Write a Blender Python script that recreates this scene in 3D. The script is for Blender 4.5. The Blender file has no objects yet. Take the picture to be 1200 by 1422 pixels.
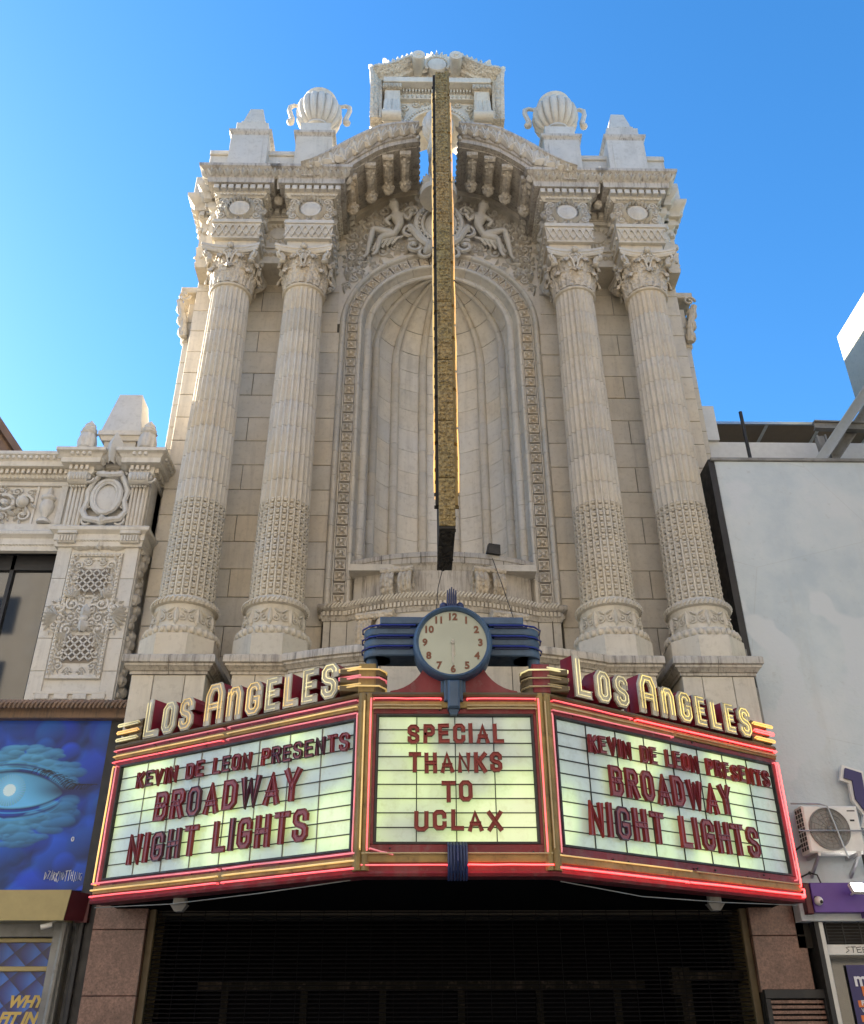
import bpy, math, random
import numpy as np
from mathutils import Vector, Matrix
random.seed(7); rng = np.random.RandomState(5)
R = math.radians; PI = math.pi; TAU = 2*math.pi
sc = bpy.context.scene
# ------------------------------------------------------------------ camera
cam = bpy.data.cameras.new('camera'); co = bpy.data.objects.new('camera', cam); sc.collection.objects.link(co)
p_, y_, r_ = R(30.0), R(1.27), R(-.26)
fw = Vector((math.sin(y_)*math.cos(p_), math.cos(y_)*math.cos(p_), math.sin(p_)))
rt = Vector((math.cos(y_), -math.sin(y_), 0)); up = rt.cross(fw)
c_, s_ = math.cos(r_), math.sin(r_)
rt, up = rt*c_+up*s_, up*c_-rt*s_
m = Matrix((rt, up, -fw)).transposed().to_4x4(); m.translation = (-.59, -18, 1.6)
co.matrix_world = m
cam.sensor_fit = 'HORIZONTAL'; cam.sensor_width = 36; cam.lens = 36*1260/1200; cam.clip_end = 2000; cam.clip_start = .1
sc.camera = co
# ------------------------------------------------------------------ sky, sun, exposure
SUN_EL, SUN_AZ = 24.0, -62.0            # azimuth from +Y, negative = towards -X (the left)
w = bpy.data.worlds.new('World'); sc.world = w; w.use_nodes = True
nt = w.node_tree; bg = nt.nodes['Background']
sky = nt.nodes.new('ShaderNodeTexSky'); sky.sky_type = 'NISHITA'; sky.sun_disc = False
sky.sun_elevation = R(SUN_EL); sky.sun_rotation = R(SUN_AZ); sky.air_density = 1.0; sky.dust_density = .35; sky.ozone_density = 3.0
hs = nt.nodes.new('ShaderNodeHueSaturation'); hs.inputs['Saturation'].default_value = 1.27; nt.links.new(sky.outputs[0], hs.inputs['Color'])
nt.links.new(hs.outputs[0], bg.inputs[0]); bg.inputs[1].default_value = .088
sd = Vector((math.sin(R(SUN_AZ))*math.cos(R(SUN_EL)), math.cos(R(SUN_AZ))*math.cos(R(SUN_EL)), math.sin(R(SUN_EL))))
sl = bpy.data.lights.new('sun', 'SUN'); sl.energy = 5.0; sl.angle = R(.5); sl.color = (1, .86, .66)
so = bpy.data.objects.new('sun', sl); sc.collection.objects.link(so); so.rotation_euler = sd.to_track_quat('Z', 'Y').to_euler()
vs = sc.view_settings; vs.view_transform = 'Standard'; vs.look = 'None'; vs.exposure = 2.2; vs.gamma = 1; vs.use_curve_mapping = False
sc.cycles.use_denoising = True; sc.cycles.max_bounces = 8; sc.cycles.diffuse_bounces = 4; sc.cycles.caustics_reflective = False
try: sc.cycles.denoising_input_passes = 'RGB_ALBEDO_NORMAL'
except Exception: pass

# ------------------------------------------------------------------ materials
class NT:
    def __init__(s, name):
        s.m = bpy.data.materials.new(name); s.m.use_nodes = True; s.t = s.m.node_tree
        s.b = s.t.nodes['Principled BSDF']; s.geo = None
    def n(s, ty, **k):
        x = s.t.nodes.new('ShaderNode'+ty)
        for a, v in k.items(): setattr(x, a, v)
        return x
    def l(s, a, b): s.t.links.new(a, b)
    def pos(s, scale=(1, 1, 1)):
        if not s.geo: s.geo = s.n('NewGeometry')
        mp = s.n('Mapping'); mp.inputs['Scale'].default_value = scale; s.l(s.geo.outputs['Position'], mp.inputs[0]); return mp.outputs[0]
    def noise(s, scale, detail=4, rough=.6, st=(1, 1, 1)):
        x = s.n('TexNoise'); x.inputs['Scale'].default_value = scale; x.inputs['Detail'].default_value = detail; x.inputs['Roughness'].default_value = rough
        s.l(s.pos(st), x.inputs['Vector']); return x.outputs['Fac']
    def ramp(s, src, stops):
        x = s.n('ValToRGB'); e = x.color_ramp.elements
        while len(e) < len(stops): e.new(.5)
        for i, (p, c) in enumerate(stops): e[i].position = p; e[i].color = (*c, 1) if len(c) == 3 else c
        s.l(src, x.inputs[0]); return x.outputs[0]
    def mix(s, a, b, fac, mode='MIX'):
        x = s.n('Mix', data_type='RGBA', blend_type=mode)
        for v, i in ((fac, 0), (a, 6), (b, 7)):
            if isinstance(v, (int, float)): x.inputs[i].default_value = v
            elif isinstance(v, tuple): x.inputs[i].default_value = (*v, 1)
            else: s.l(v, x.inputs[i])
        return x.outputs[2]
    def bump(s, h, st, d=.02):
        x = s.n('Bump'); x.inputs['Strength'].default_value = st; x.inputs['Distance'].default_value = d; s.l(h, x.inputs['Height'])
        if s.b.inputs['Normal'].is_linked: s.l(s.b.inputs['Normal'].links[0].from_socket, x.inputs['Normal'])
        s.l(x.outputs[0], s.b.inputs['Normal'])
    def set(s, **k):
        for a, v in k.items():
            a = a.replace('_', ' ')
            if isinstance(v, tuple) and len(v) == 3: v = (*v, 1)
            if hasattr(v, 'is_linked'): s.l(v, s.b.inputs[a])
            else: s.b.inputs[a].default_value = v
        return s.m
def stone(name, base, var=.12, streak=.35, carved=0, rough=.62, streakcol=(.16, .14, .12)):
    t = NT(name)
    big = t.noise(.35, 3, .6); fine = t.noise(9, 5, .65); pat = t.noise(2.1, 4, .6)
    lo = tuple(c*(1-var) for c in base); hi = tuple(min(1, c*(1+var*.8)) for c in base)
    col = t.ramp(pat, [(.3, lo), (.7, hi)])
    warm = (base[0]*1.04, base[1]*.97, base[2]*.84); cool = (base[0]*.93, base[1]*.97, base[2]*1.06)
    col = t.mix(col, t.ramp(big, [(.38, cool), (.62, warm)]), .45)
    oi = t.n('ObjectInfo'); rr = t.ramp(oi.outputs['Random'], [(0, (.86, .87, .88)), (.3, (.96, .95, .94)), (.7, (1, .99, .97)), (1, (1.0, .94, .85))])
    col = t.mix(col, rr, .8, 'MULTIPLY')
    spk = t.ramp(fine, [(.32, (.72, .7, .68)), (.48, (1, 1, 1))]); col = t.mix(col, spk, .5, 'MULTIPLY')
    stn = t.noise(1.5, 5, .7, (2.2, 2.2, .16)); sf = t.ramp(stn, [(.52, (0, 0, 0)), (.75, (streak,)*3)])
    col = t.mix(col, streakcol, sf)
    if streak >= .9: col = t.mix(col, (.09, .08, .07), t.ramp(t.noise(1, 5, .75, (15, 15, 1.1)), [(.50, (0, 0, 0)), (.68, (.75,)*3)]))
    t.set(Base_Color=col, Roughness=rough)
    t.bump(fine, .25, .01); t.bump(t.noise(40, 3), .12, .004)
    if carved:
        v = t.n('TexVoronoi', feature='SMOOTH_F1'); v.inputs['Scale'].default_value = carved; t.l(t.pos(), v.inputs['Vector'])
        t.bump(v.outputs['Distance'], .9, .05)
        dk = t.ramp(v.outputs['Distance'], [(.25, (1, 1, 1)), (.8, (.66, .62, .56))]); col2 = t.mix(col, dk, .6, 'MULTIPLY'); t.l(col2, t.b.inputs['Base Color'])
    return t.m
def paint(name, base, rough=.45, wear=.25, wearcol=(.12, .09, .07), metal=0, sc_=6, streak=True):
    t = NT(name); n1 = t.noise(sc_, 6, .7); n2 = t.noise(1.3, 4, .7, (2, 2, .3))
    col = t.mix(base, tuple(c*.6 for c in base), t.ramp(t.noise(1.7, 4), [(.35, (0, 0, 0)), (.7, (1, 1, 1))]))
    col = t.mix(col, wearcol, t.ramp(n1, [(.55, (0, 0, 0)), (.72, (wear*2,)*3)]))
    if streak: col = t.mix(col, wearcol, t.ramp(n2, [(.5, (0, 0, 0)), (.8, (wear*1.6,)*3)]))
    t.set(Base_Color=col, Metallic=metal); t.l(t.ramp(n1, [(.3, (rough*.8,)*3), (.7, (min(1, rough*1.5),)*3)]), t.b.inputs['Roughness'])
    t.bump(n1, .15, .01); return t.m
def plain(name, base, rough=.5, metal=0, **k):
    t = NT(name); n1 = t.noise(7, 4); col = t.mix(tuple(c*.82 for c in base), tuple(min(1, c*1.1) for c in base), n1)
    t.set(Base_Color=col, Roughness=rough, Metallic=metal, **k); return t.m
def glow(name, col, e, base=(.3, .3, .3), vary=.5):
    t = NT(name); n1 = t.noise(1.2, 3); f = t.ramp(n1, [(.35, (1-vary,)*3), (.6, (1, 1, 1))])
    mt = t.n('Math', operation='MULTIPLY'); mt.inputs[1].default_value = e; t.l(f, mt.inputs[0])
    t.set(Base_Color=base, Roughness=.25, Emission_Color=col); t.l(mt.outputs[0], t.b.inputs['Emission Strength']); return t.m
TC = (.58, .55, .485)
M = {}
M['stone'] = stone('terracotta', TC)
M['stone_w'] = stone('wall_terracotta', (.66, .61, .52), var=.14)
M['stone_s'] = stone('terracotta_streaked', (.50, .47, .42), streak=1.0)
M['carved'] = stone('terracotta_carved', (.60, .555, .475), carved=7, var=.15)
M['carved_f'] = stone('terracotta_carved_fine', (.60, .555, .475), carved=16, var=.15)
M['joint'] = plain('dark_mortar', (.10, .09, .075), .9)  # mortar's own dark colour in the joint gaps
M['niche'] = stone('niche_terracotta', (.70, .67, .60), var=.12, streak=.3)
M['lstone'] = stone('left_terracotta', (.62, .595, .54), var=.1, streak=.35)
M['ground'] = stone('shaded_terracotta_ground', (.27, .245, .21), var=.25)  # recess shade put into the colour, for rosette and lattice grounds
M['lcarved'] = stone('left_terracotta_carved', (.60, .55, .47), carved=9)
M['rust'] = stone('rusty_terracotta', (.30, .20, .14), var=.3, streak=.9)
def granite():
    t = NT('red_granite'); v = t.noise(30, 6, .75); b = t.noise(3, 5, .7)
    col = t.ramp(v, [(.3, (.06, .035, .03)), (.5, (.22, .115, .09)), (.7, (.34, .2, .16))])
    col = t.mix(col, t.ramp(b, [(.3, (.45, .42, .42)), (.65, (1, 1, 1))]), .8, 'MULTIPLY')
    return t.set(Base_Color=col, Roughness=.3)
M['granite'] = granite()
def stucco():
    t = NT('white_stucco'); a = t.noise(.5, 5, .65); b = t.noise(14, 4, .6); s = t.noise(1.2, 4, .7, (1.5, 1.5, .12))
    col = t.ramp(a, [(.35, (.43, .50, .56)), (.5, (.51, .57, .61)), (.65, (.57, .61, .64))])
    col = t.mix(col, (.42, .42, .41), t.ramp(s, [(.55, (0, 0, 0)), (.85, (.5,)*3)]))
    cr = t.n('TexVoronoi', feature='DISTANCE_TO_EDGE'); cr.inputs['Scale'].default_value = .33; t.l(t.pos(), cr.inputs['Vector']); col = t.mix(col, (.30, .30, .30), t.ramp(cr.outputs['Distance'], [(0, (.25,)*3), (.003, (0, 0, 0))])); col = t.mix(col, (.36, .37, .38), t.ramp(t.noise(5, 6, .75), [(.6, (0, 0, 0)), (.75, (.6,)*3)])); patch = t.ramp(t.noise(.42, 3, .5), [(.53, (0, 0, 0)), (.545, (1, 1, 1))]); col = t.mix(col, (.54, .585, .63), patch)
    t.set(Base_Color=col, Roughness=.85); t.bump(b, .4, .02); t.bump(a, .3, .06); return t.m
M['stucco'] = stucco()
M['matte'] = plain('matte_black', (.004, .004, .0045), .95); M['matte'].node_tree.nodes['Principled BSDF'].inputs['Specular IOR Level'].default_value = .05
M['red'] = paint('marquee_red_enamel', (.20, .014, .022), .5, .42, (.16, .10, .095))
M['redside'] = paint('letter_side_red', (.26, .012, .035), .45, .1)
M['gold'] = paint('marquee_gold_enamel', (.33, .23, .075), .55, .42, (.11, .08, .05))
M['bronze'] = paint('dark_bronze', (.13, .095, .045), .5, .3)
M['blue'] = paint('clock_blue_enamel', (.055, .105, .185), .45, .2, (.03, .04, .06))
M['bluedk'] = paint('clock_navy_enamel', (.02, .035, .12), .4, .15, (.03, .03, .05))
M['white'] = paint('worn_cream_enamel', (.58, .55, .47), .5, .34, (.33, .26, .17), streak=False)
M['dark'] = plain('near_black', (.006, .006, .007), .9)
M['black'] = paint('black_metal', (.02, .02, .022), .5, .2, (.06, .05, .045))
M['grey'] = paint('grey_metal', (.26, .26, .25), .45, .3)
M['steel'] = plain('galvanised', (.45, .46, .47), .35, .6)
M['offwhite'] = plain('offwhite_plastic', (.72, .72, .70), .45)
M['letter'] = plain('letter_red_plastic', (.19, .010, .014), .35)
M['letterdk'] = plain('letter_plum_plastic', (.075, .012, .028), .35)
M['letterc'] = plain('letter_brick_red', (.22, .014, .012), .4)
M['letterbr'] = plain('letter_bright_red', (.28, .015, .015), .35)
M['letterin'] = plain('letter_faded_pink', (.26, .06, .07), .5)
M['relief'] = stone('relief_terracotta', (.66, .62, .55), var=.08, streak=.15)
M['nred'] = glow('neon_red', (1, .05, .06), .5, vary=.35); M['nredhot'] = glow('neon_red_bright', (1, .03, .03), 1.7, vary=.1)
M['npink'] = glow('neon_pink', (1, .12, .16), .24); M['nyel'] = glow('neon_yellow', (1, .62, .16), .18, (.5, .42, .25))
M['nora'] = glow('neon_orange', (1, .50, .08), .36); M['noff'] = plain('unlit_tube', (.50, .40, .22), .2)
M['nblue'] = plain('unlit_blue_tube', (.03, .04, .22), .15); M['ncream'] = glow('neon_cream', (1, .85, .35), .16, (.7, .65, .45), .8)
M['nlet'] = glow('neon_letter_yellow', (1, .78, .22), .24, (.6, .5, .25), .7)
def pane_mat():
    t = NT('backlit_milk_glass'); g = t.n('NewGeometry'); sx = t.n('SeparateXYZ'); t.l(g.outputs['Position'], sx.inputs[0])
    n1 = t.noise(.75, 2, .5); n2 = t.noise(5, 4, .7); st = t.noise(1.1, 4, .7, (4, 4, .5))
    col = t.ramp(n1, [(.33, (.66, .80, .78)), (.45, (.70, .88, .60)), (.56, (.74, .98, .36)), (.7, (.86, .95, .45))])
    stg = t.ramp(n1, [(.35, (.05,)*3), (.48, (.085,)*3), (.62, (.18,)*3)])
    dirt = t.ramp(st, [(.35, (.78, .76, .68)), (.55, (1, 1, 1))])
    col = t.mix(col, dirt, .7, 'MULTIPLY')
    t.set(Base_Color=t.mix((.38, .42, .40), (.28, .28, .24), t.ramp(n2, [(.5, (0, 0, 0)), (.8, (1, 1, 1))])), Roughness=.3, Emission_Color=col)
    oi = t.n('ObjectInfo'); a = t.n('Math', operation='MULTIPLY'); t.l(stg, a.inputs[0]); t.l(t.ramp(oi.outputs['Random'], [(0, (.78,)*3), (1, (1.0,)*3)]), a.inputs[1])
    t.l(a.outputs[0], t.b.inputs['Emission Strength']); return t.m
M['pane'] = pane_mat()
M['clockface'] = glow('clock_face_glass', (.86, .88, .66), .045, (.19, .195, .16), .3)  # unlit dial; a faint glow is put into its material
M['numeral'] = plain('clock_numeral_brown', (.14, .045, .02), .5)
M['glass'] = plain('window_glass', (.02, .022, .024), .04); M['glass'].node_tree.nodes['Principled BSDF'].inputs['IOR'].default_value = 1.9
M['purple'] = plain('purple_fascia', (.12, .055, .30), .5); M['navy'] = plain('navy_letter', (.025, .02, .12), .4)
M['goldbox'] = plain('gold_fascia', (.42, .34, .15), .4); M['maroon'] = plain('maroon_end', (.09, .01, .015), .5)
M['orange'] = plain('orange_print', (.75, .2, .04), .5); M['print'] = plain('white_print', (.75, .75, .8), .5)
M['goldprint'] = plain('gold_print', (.62, .45, .12), .4)
M['brick'] = stone('brown_brick', (.20, .13, .09), var=.3); M['asphalt'] = plain('asphalt', (.05, .05, .052), .9); M['concrete'] = plain('concrete', (.28, .27, .25), .9)
M['opp'] = stone('opposite_stone', (.53, .50, .46), var=.15); M['white_p'] = plain('white_paint', (.72, .72, .70), .6)
M['lamp'] = glow('flood_lamp_glass', (1, .97, .9), 14, (.9, .9, .9), .05); M['tube'] = glow('shop_light', (.9, .97, 1), 5, vary=.05)
M['tower'] = stone('tower_render', (.50, .50, .37), var=.05, streak=.12)
M['pv'] = plain('solar_panel_back', (.30, .22, .15), .6)
def bark():
    t = NT('blade_pressed_metal'); n1 = t.noise(14, 5, .75); v = t.n('TexVoronoi', feature='F1'); v.inputs['Scale'].default_value = 13; t.l(t.pos(), v.inputs['Vector'])
    big = t.noise(.8, 3, .6)
    col = t.ramp(n1, [(.3, (.07, .058, .025)), (.45, (.20, .155, .08)), (.6, (.38, .30, .15)), (.78, (.22, .19, .12))])
    col = t.mix(col, t.ramp(big, [(.3, (.8, .85, .7)), (.7, (1.15, 1, .8))]), .8, 'MULTIPLY')
    t.set(Base_Color=col, Roughness=.75); t.bump(n1, .8, .05); t.bump(v.outputs['Distance'], .7, .04); return t.m
M['blade'] = bark()
M['darkmetal'] = plain('dark_metal', (.025, .022, .018), .9)  # one dark tone shared by blade parts and the right wall's return

# ------------------------------------------------------------------ mesh builder
class MB:
    def __init__(s): s.v = []; s.f = []; s.mi = []; s.cur = 0
    def add(s, vs, fs):
        b = len(s.v); s.v.extend(tuple(map(float, q)) for q in vs); s.f.extend(tuple(b+i for i in f) for f in fs); s.mi.extend([s.cur]*len(fs)); return s
    def box(s, x0, x1, y0, y1, z0, z1, b=0):
        if x0 > x1: x0, x1 = x1, x0
        if not b:
            return s.add([(x0, y0, z0), (x1, y0, z0), (x1, y1, z0), (x0, y1, z0), (x0, y0, z1), (x1, y0, z1), (x1, y1, z1), (x0, y1, z1)],
                         [(0, 3, 2, 1), (4, 5, 6, 7), (0, 1, 5, 4), (1, 2, 6, 5), (2, 3, 7, 6), (3, 0, 4, 7)])
        v = []
        for (a, y) in ((b, y0), (0, y0+b), (0, y1)):
            v += [(x0+a, y, z0+a), (x1-a, y, z0+a), (x1-a, y, z1-a), (x0+a, y, z1-a)]
        f = [(0, 1, 2, 3), (11, 10, 9, 8)]
        for k in (0, 4):
            for i in range(4): j = (i+1) % 4; f.append((k+i, k+4+i, k+4+j, k+j))
        return s.add(v, f)
    def tbox(s, cx, cy, z0, z1, h0, h1, d0=None, d1=None):
        d0 = h0 if d0 is None else d0; d1 = h1 if d1 is None else d1
        v = [(cx-h0, cy-d0, z0), (cx+h0, cy-d0, z0), (cx+h0, cy+d0, z0), (cx-h0, cy+d0, z0), (cx-h1, cy-d1, z1), (cx+h1, cy-d1, z1), (cx+h1, cy+d1, z1), (cx-h1, cy+d1, z1)]
        return s.add(v, [(0, 3, 2, 1), (4, 5, 6, 7), (0, 1, 5, 4), (1, 2, 6, 5), (2, 3, 7, 6), (3, 0, 4, 7)])
    def lathe(s, prof, n=24, c=(0, 0, 0), fn=None, axis='z', caps=True):
        v = []; f = []; k = len(prof)
        for (r, z) in prof:
            for i in range(n):
                a = TAU*i/n; q = r*(fn(a, z) if fn else 1)
                p = (q*math.cos(a), q*math.sin(a), z)
                if axis == 'y': p = (p[0], p[2], p[1])
                if axis == 'x': p = (p[2], p[0], p[1])
                v.append((c[0]+p[0], c[1]+p[1], c[2]+p[2]))
        for j in range(k-1):
            for i in range(n): i2 = (i+1) % n; f.append((j*n+i, j*n+i2, (j+1)*n+i2, (j+1)*n+i))
        if caps: f.append(tuple(range(n-1, -1, -1))); f.append(tuple((k-1)*n+i for i in range(n)))
        return s.add(v, f)
    def ball(s, c, r, n=8, m=5, sq=(1, 1, 1)):
        return s.lathe([(r*math.sin(PI*(j+.15)/(m+.3)), -r*math.cos(PI*(j+.15)/(m+.3))) for j in range(m+1)], n, (0, 0, 0)).xf(len(s.v)-n*(m+1), lambda p: (c[0]+p[0]*sq[0], c[1]+p[1]*sq[1], c[2]+p[2]*sq[2]))
    def xf(s, i0, fn):
        for i in range(i0, len(s.v)): s.v[i] = fn(s.v[i])
        return s
    def tube(s, pts, r, n=6, closed=False, flat=1):
        pts = [Vector(p) for p in pts]; k = len(pts); rs = r if isinstance(r, (list, tuple)) else [r]*k
        v = []; f = []; prev = None
        for i, p in enumerate(pts):
            if closed: t = pts[(i+1) % k]-pts[i-1]
            else: t = pts[min(i+1, k-1)]-pts[max(i-1, 0)]
            t = t.normalized() if t.length > 1e-9 else Vector((0, 0, 1))
            if prev is None: a = Vector((0, 1, 0)) if abs(t.y) < .9 else Vector((1, 0, 0)); u = (a-t*a.dot(t)).normalized()
            else: u = prev-t*prev.dot(t); u = u.normalized() if u.length > 1e-6 else prev
            prev = u; w2 = t.cross(u)
            for j in range(n): a = TAU*j/n; v.append(p+(u*math.cos(a)*flat+w2*math.sin(a))*rs[i])
        for i in range(k if closed else k-1):
            i2 = (i+1) % k
            for j in range(n): j2 = (j+1) % n; f.append((i*n+j, i*n+j2, i2*n+j2, i2*n+j))
        if not closed: f.append(tuple(range(n-1, -1, -1))); f.append(tuple((k-1)*n+j for j in range(n)))
        return s.add(v, f)
    def sweep(s, plan, prof, closed=False, caps=True):
        """plan: XY polyline walked left to right seen from the street; outward = -Y side; prof: (outward offset, z)"""
        k = len(plan); n = len(prof); v = []; f = []
        P = [Vector((p[0], p[1])) for p in plan]
        for i in range(k):
            a = P[i]-P[i-1] if (i > 0 or closed) else None; b = P[(i+1) % k]-P[i] if (i < k-1 or closed) else None
            nn = []
            for d in (a, b):
                if d is not None and d.length > 1e-9: d = d.normalized(); nn.append(Vector((d.y, -d.x)))
            if len(nn) == 2: q = (nn[0]+nn[1]); q = q.normalized(); q = q/max(.3, q.dot(nn[0]))
            else: q = nn[0]
            for (o, z) in prof: v.append((P[i].x+q.x*o, P[i].y+q.y*o, z))
        for i in range(k if closed else k-1):
            i2 = (i+1) % k
            for j in range(n-1): f.append((i*n+j, i2*n+j, i2*n+j+1, i*n+j+1))
        if not closed and caps: f.append(tuple(range(n))); f.append(tuple((k-1)*n+j for j in range(n-1, -1, -1)))
        return s.add(v, f)
    def poly(s, pts, y0, y1):
        """XZ outline extruded from y0 (front) to y1"""
        n = len(pts); v = [(x, y0, z) for x, z in pts]+[(x, y1, z) for x, z in pts]
        return s.add(v, [tuple(range(n)), tuple(range(2*n-1, n-1, -1))]+[(i, n+i, n+(i+1) % n, (i+1) % n) for i in range(n)])
    def sheet(s, fn, n, m_, th=.03):
        v = []; f = []; N = (n+1)*(m_+1)
        G = [[Vector(fn(i/n, j/m_)) for j in range(m_+1)] for i in range(n+1)]
        for sg in (0, 1):
            for i in range(n+1):
                for j in range(m_+1):
                    a = G[min(i+1, n)][j]-G[max(i-1, 0)][j]; b = G[i][min(j+1, m_)]-G[i][max(j-1, 0)]; c = a.cross(b)
                    c = c.normalized() if c.length > 1e-9 else Vector((0, 0, 0)); v.append(G[i][j]-c*(th*sg))
        q = lambda i, j: i*(m_+1)+j
        for i in range(n):
            for j in range(m_):
                f.append((q(i, j), q(i+1, j), q(i+1, j+1), q(i, j+1))); f.append((N+q(i, j+1), N+q(i+1, j+1), N+q(i+1, j), N+q(i, j)))
        for i in range(n): f.append((q(i+1, 0), q(i, 0), N+q(i, 0), N+q(i+1, 0))); f.append((q(i, m_), q(i+1, m_), N+q(i+1, m_), N+q(i, m_)))
        for j in range(m_): f.append((q(0, j), q(0, j+1), N+q(0, j+1), N+q(0, j))); f.append((q(n, j+1), q(n, j), N+q(n, j), N+q(n, j+1)))
        return s.add(v, f)
    def mirror(s, i0=0, f0=0, x=0):
        n = len(s.v)-i0; s.v += [(2*x-a, b, c) for a, b, c in s.v[i0:]]; nf = s.f[f0:]
        s.f += [tuple(i+n for i in reversed(q)) for q in nf]; s.mi += s.mi[f0:]; return s
    # carved relief, drawn in the XZ plane, standing out towards -Y
    def spiral(s, x, z, r, turns=1.6, hand=1, start=0, th=.3, y=0, y2=None):
        k = int(12*turns)+3; pts = []; rs = []
        for i in range(k):
            t = i/(k-1); a = start+hand*TAU*turns*t; q = r*(1-t*.92)
            pts.append((x+q*math.cos(a), y-(.15+.25*t)*r*th*2, z+q*math.sin(a))); rs.append(r*th*.5*(1-.45*t))
        s.tube(pts, rs, 5); s.ball((x, y-r*th*.9, z), r*th*.55, 6, 4); return s
    def leaf(s, x, z, ln, wd, ang, h=.06, y=0, curl=0):
        v = []; f = []; n = 6; ca, sa = math.cos(ang), math.sin(ang)
        for i in range(n+1):
            t = i/n; ww = wd*.5*(math.sin(PI*min(1, t*.92+.08))**.8)*(1-.18*(i % 2)); c = curl*t*t*ln
            for j, q in enumerate((-1, -.5, 0, .5, 1)):
                u, wv = t*ln, q*ww+c; hh = h*(math.sin(PI*(t*.8+.2)))*(1-abs(q)**1.5)*(.75 if j in (1, 3) else 1)+(.0 if abs(q) == 1 else .25*h)
                v.append((x+u*ca-wv*sa, y-hh, z+u*sa+wv*ca))
        for i in range(n):
            for j in range(4): a = i*5+j; f.append((a, a+5, a+6, a+1))
        return s.add(v, f)
    def rosette(s, x, z, r, n=6, y=0, h=.05):
        for i in range(n): s.leaf(x, z, r, r*.8, TAU*i/n+.3, h, y)
        s.ball((x, y-h*.6, z), r*.26, 6, 4); return s
    def scroll(s, x, z, r, hand=1, start=0, y=0, leaves=4):
        s.spiral(x, z, r, 1.5, hand, start, .46, y)
        for i in range(leaves):
            a = start-hand*(.2+i*.75); s.leaf(x+r*.95*math.cos(a), z+r*.95*math.sin(a), r*.8, r*.55, a-hand*.9, r*.5, y, .25*hand)
        return s.rosette(x, z, r*.42, 5, y-.02, r*.22)
    def build(s, name, mat, parent=None, loc=None, smooth=True, ang=38, kind=None, rot=None):
        me = bpy.data.meshes.new(name); me.from_pydata(s.v, [], s.f)
        for q in (mat if isinstance(mat, (list, tuple)) else [mat]): me.materials.append(M[q] if isinstance(q, str) else q)
        if max(s.mi, default=0): me.polygons.foreach_set('material_index', s.mi)
        if smooth: me.polygons.foreach_set('use_smooth', [True]*len(s.f)); me.set_sharp_from_angle(angle=R(ang))
        o = bpy.data.objects.new(name, me); sc.collection.objects.link(o)
        if parent: o.parent = parent
        if loc is not None: o.location = loc
        if rot is not None: o.rotation_euler = rot
        if kind: o['kind'] = kind
        return o
def tag(o, label, cat=None, group=None, kind=None):
    o['label'] = label
    if cat: o['category'] = cat
    if group: o['group'] = group
    if kind: o['kind'] = kind
    return o
def empty(name, loc=(0, 0, 0), parent=None, rot=None):
    o = bpy.data.objects.new(name, None); sc.collection.objects.link(o); o.location = loc; o.empty_display_size = .1
    if parent: o.parent = parent
    if rot is not None: o.rotation_euler = rot
    return o
KIDS = {}
def inst(src, loc, rot=None, parent=None, scale=None):
    o = src.copy(); sc.collection.objects.link(o); o.location = loc
    if rot is not None: o.rotation_euler = rot
    if scale is not None: o.scale = scale
    o.parent = parent if parent else src.parent
    return o
def copy_tree(o, loc, parent=None, scale=None, rot=None, kids=None):
    c = inst(o, loc, rot, parent or o.parent, scale)
    def rec(a, b):
        for ch in a.children:
            d = ch.copy(); sc.collection.objects.link(d); d.parent = b; rec(ch, d)
    rec(o, c); return c
def structure(o): o['kind'] = 'structure'; return o
# ================================================================== ground and street
structure(MB().box(-60, 60, -5.2, 60, -.3, 0).build('pavement', 'concrete'))
structure(MB().box(-60, 60, -14.8, -5.2, -.3, -.14).build('road', 'asphalt'))
structure(MB().box(-60, 60, -21, -14.8, -.3, -.004).build('far_pavement', 'concrete'))
structure(MB().box(-400, 400, -400, 400, -.6, -.31).build('ground', 'concrete'))
# ================================================================== the theatre
T = empty('theatre_building'); tag(T, 'tall cream terracotta theatre front with four fluted columns and a deep arched niche', 'theatre')
def part(mb, name, mat='stone', parent=None, **k): return mb.build(name, mat, parent or T, **k)
M['ground2'] = stone('half_shaded_terracotta_ground', (.48, .45, .395), var=.2)  # milder recess shade in the colour; not applied to any part
XA = .03                                   # niche axis
SP = 17.6                                  # springing height
# core walls behind the joints
mb = MB().box(-6.38, -2.0, .03, 2.4, 3.6, 21.2).box(2.06, 6.38, .03, 2.4, 3.6, 21.2).box(-6.37, 6.37, 2.4, 26, 0, 22.7).box(-6.37, 6.37, .035, 2.4, 20.4, 21.19)
mb.box(-6.38, 6.38, -.1, .9, 3.5, 7.8).box(-2.0, 2.06, .031, .9, 7.8, 9.56)
part(mb, 'wall_core', 'joint')
# ashlar courses
def arch_out(z, r):
    return 0 if z > SP+r else (math.sqrt(max(0, r*r-(z-SP)**2)) if z > SP else r)
k = 0; z = 7.79
while z < 20.3:
    z1 = z+.682
    for s in (-1, 1):
        ib = 2.55 if s < 0 else 2.61; inner = ib if z1 < SP+.3 else max(.0, min(arch_out(z, 2.62), 2.62))
        x = inner; first = True
        off = .0 if k % 2 else .62
        xs = [inner]; q = 2.65+off-.5
        while q < 6.2:
            if q > inner+.25: xs.append(q)
            q += 1.24
        if z > 18.1: xs = [v for v in xs if v >= 2.6] or [2.6]; xs = [2.62]+[v for v in xs if v > 2.85]
        xs.append(6.4)
        for a, b in zip(xs[:-1], xs[1:]):
            j = random.uniform(-.005, .005)
            mb = MB(); g = .007
            x0, x1 = (a+g, b-g) if s > 0 else (-b+g, -a-g)
            mb.box(x0, x1, j, .2, z+g, z1-g, .01); part(mb, 'stone_block', 'stone_w')
    z = z1; k += 1
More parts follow.
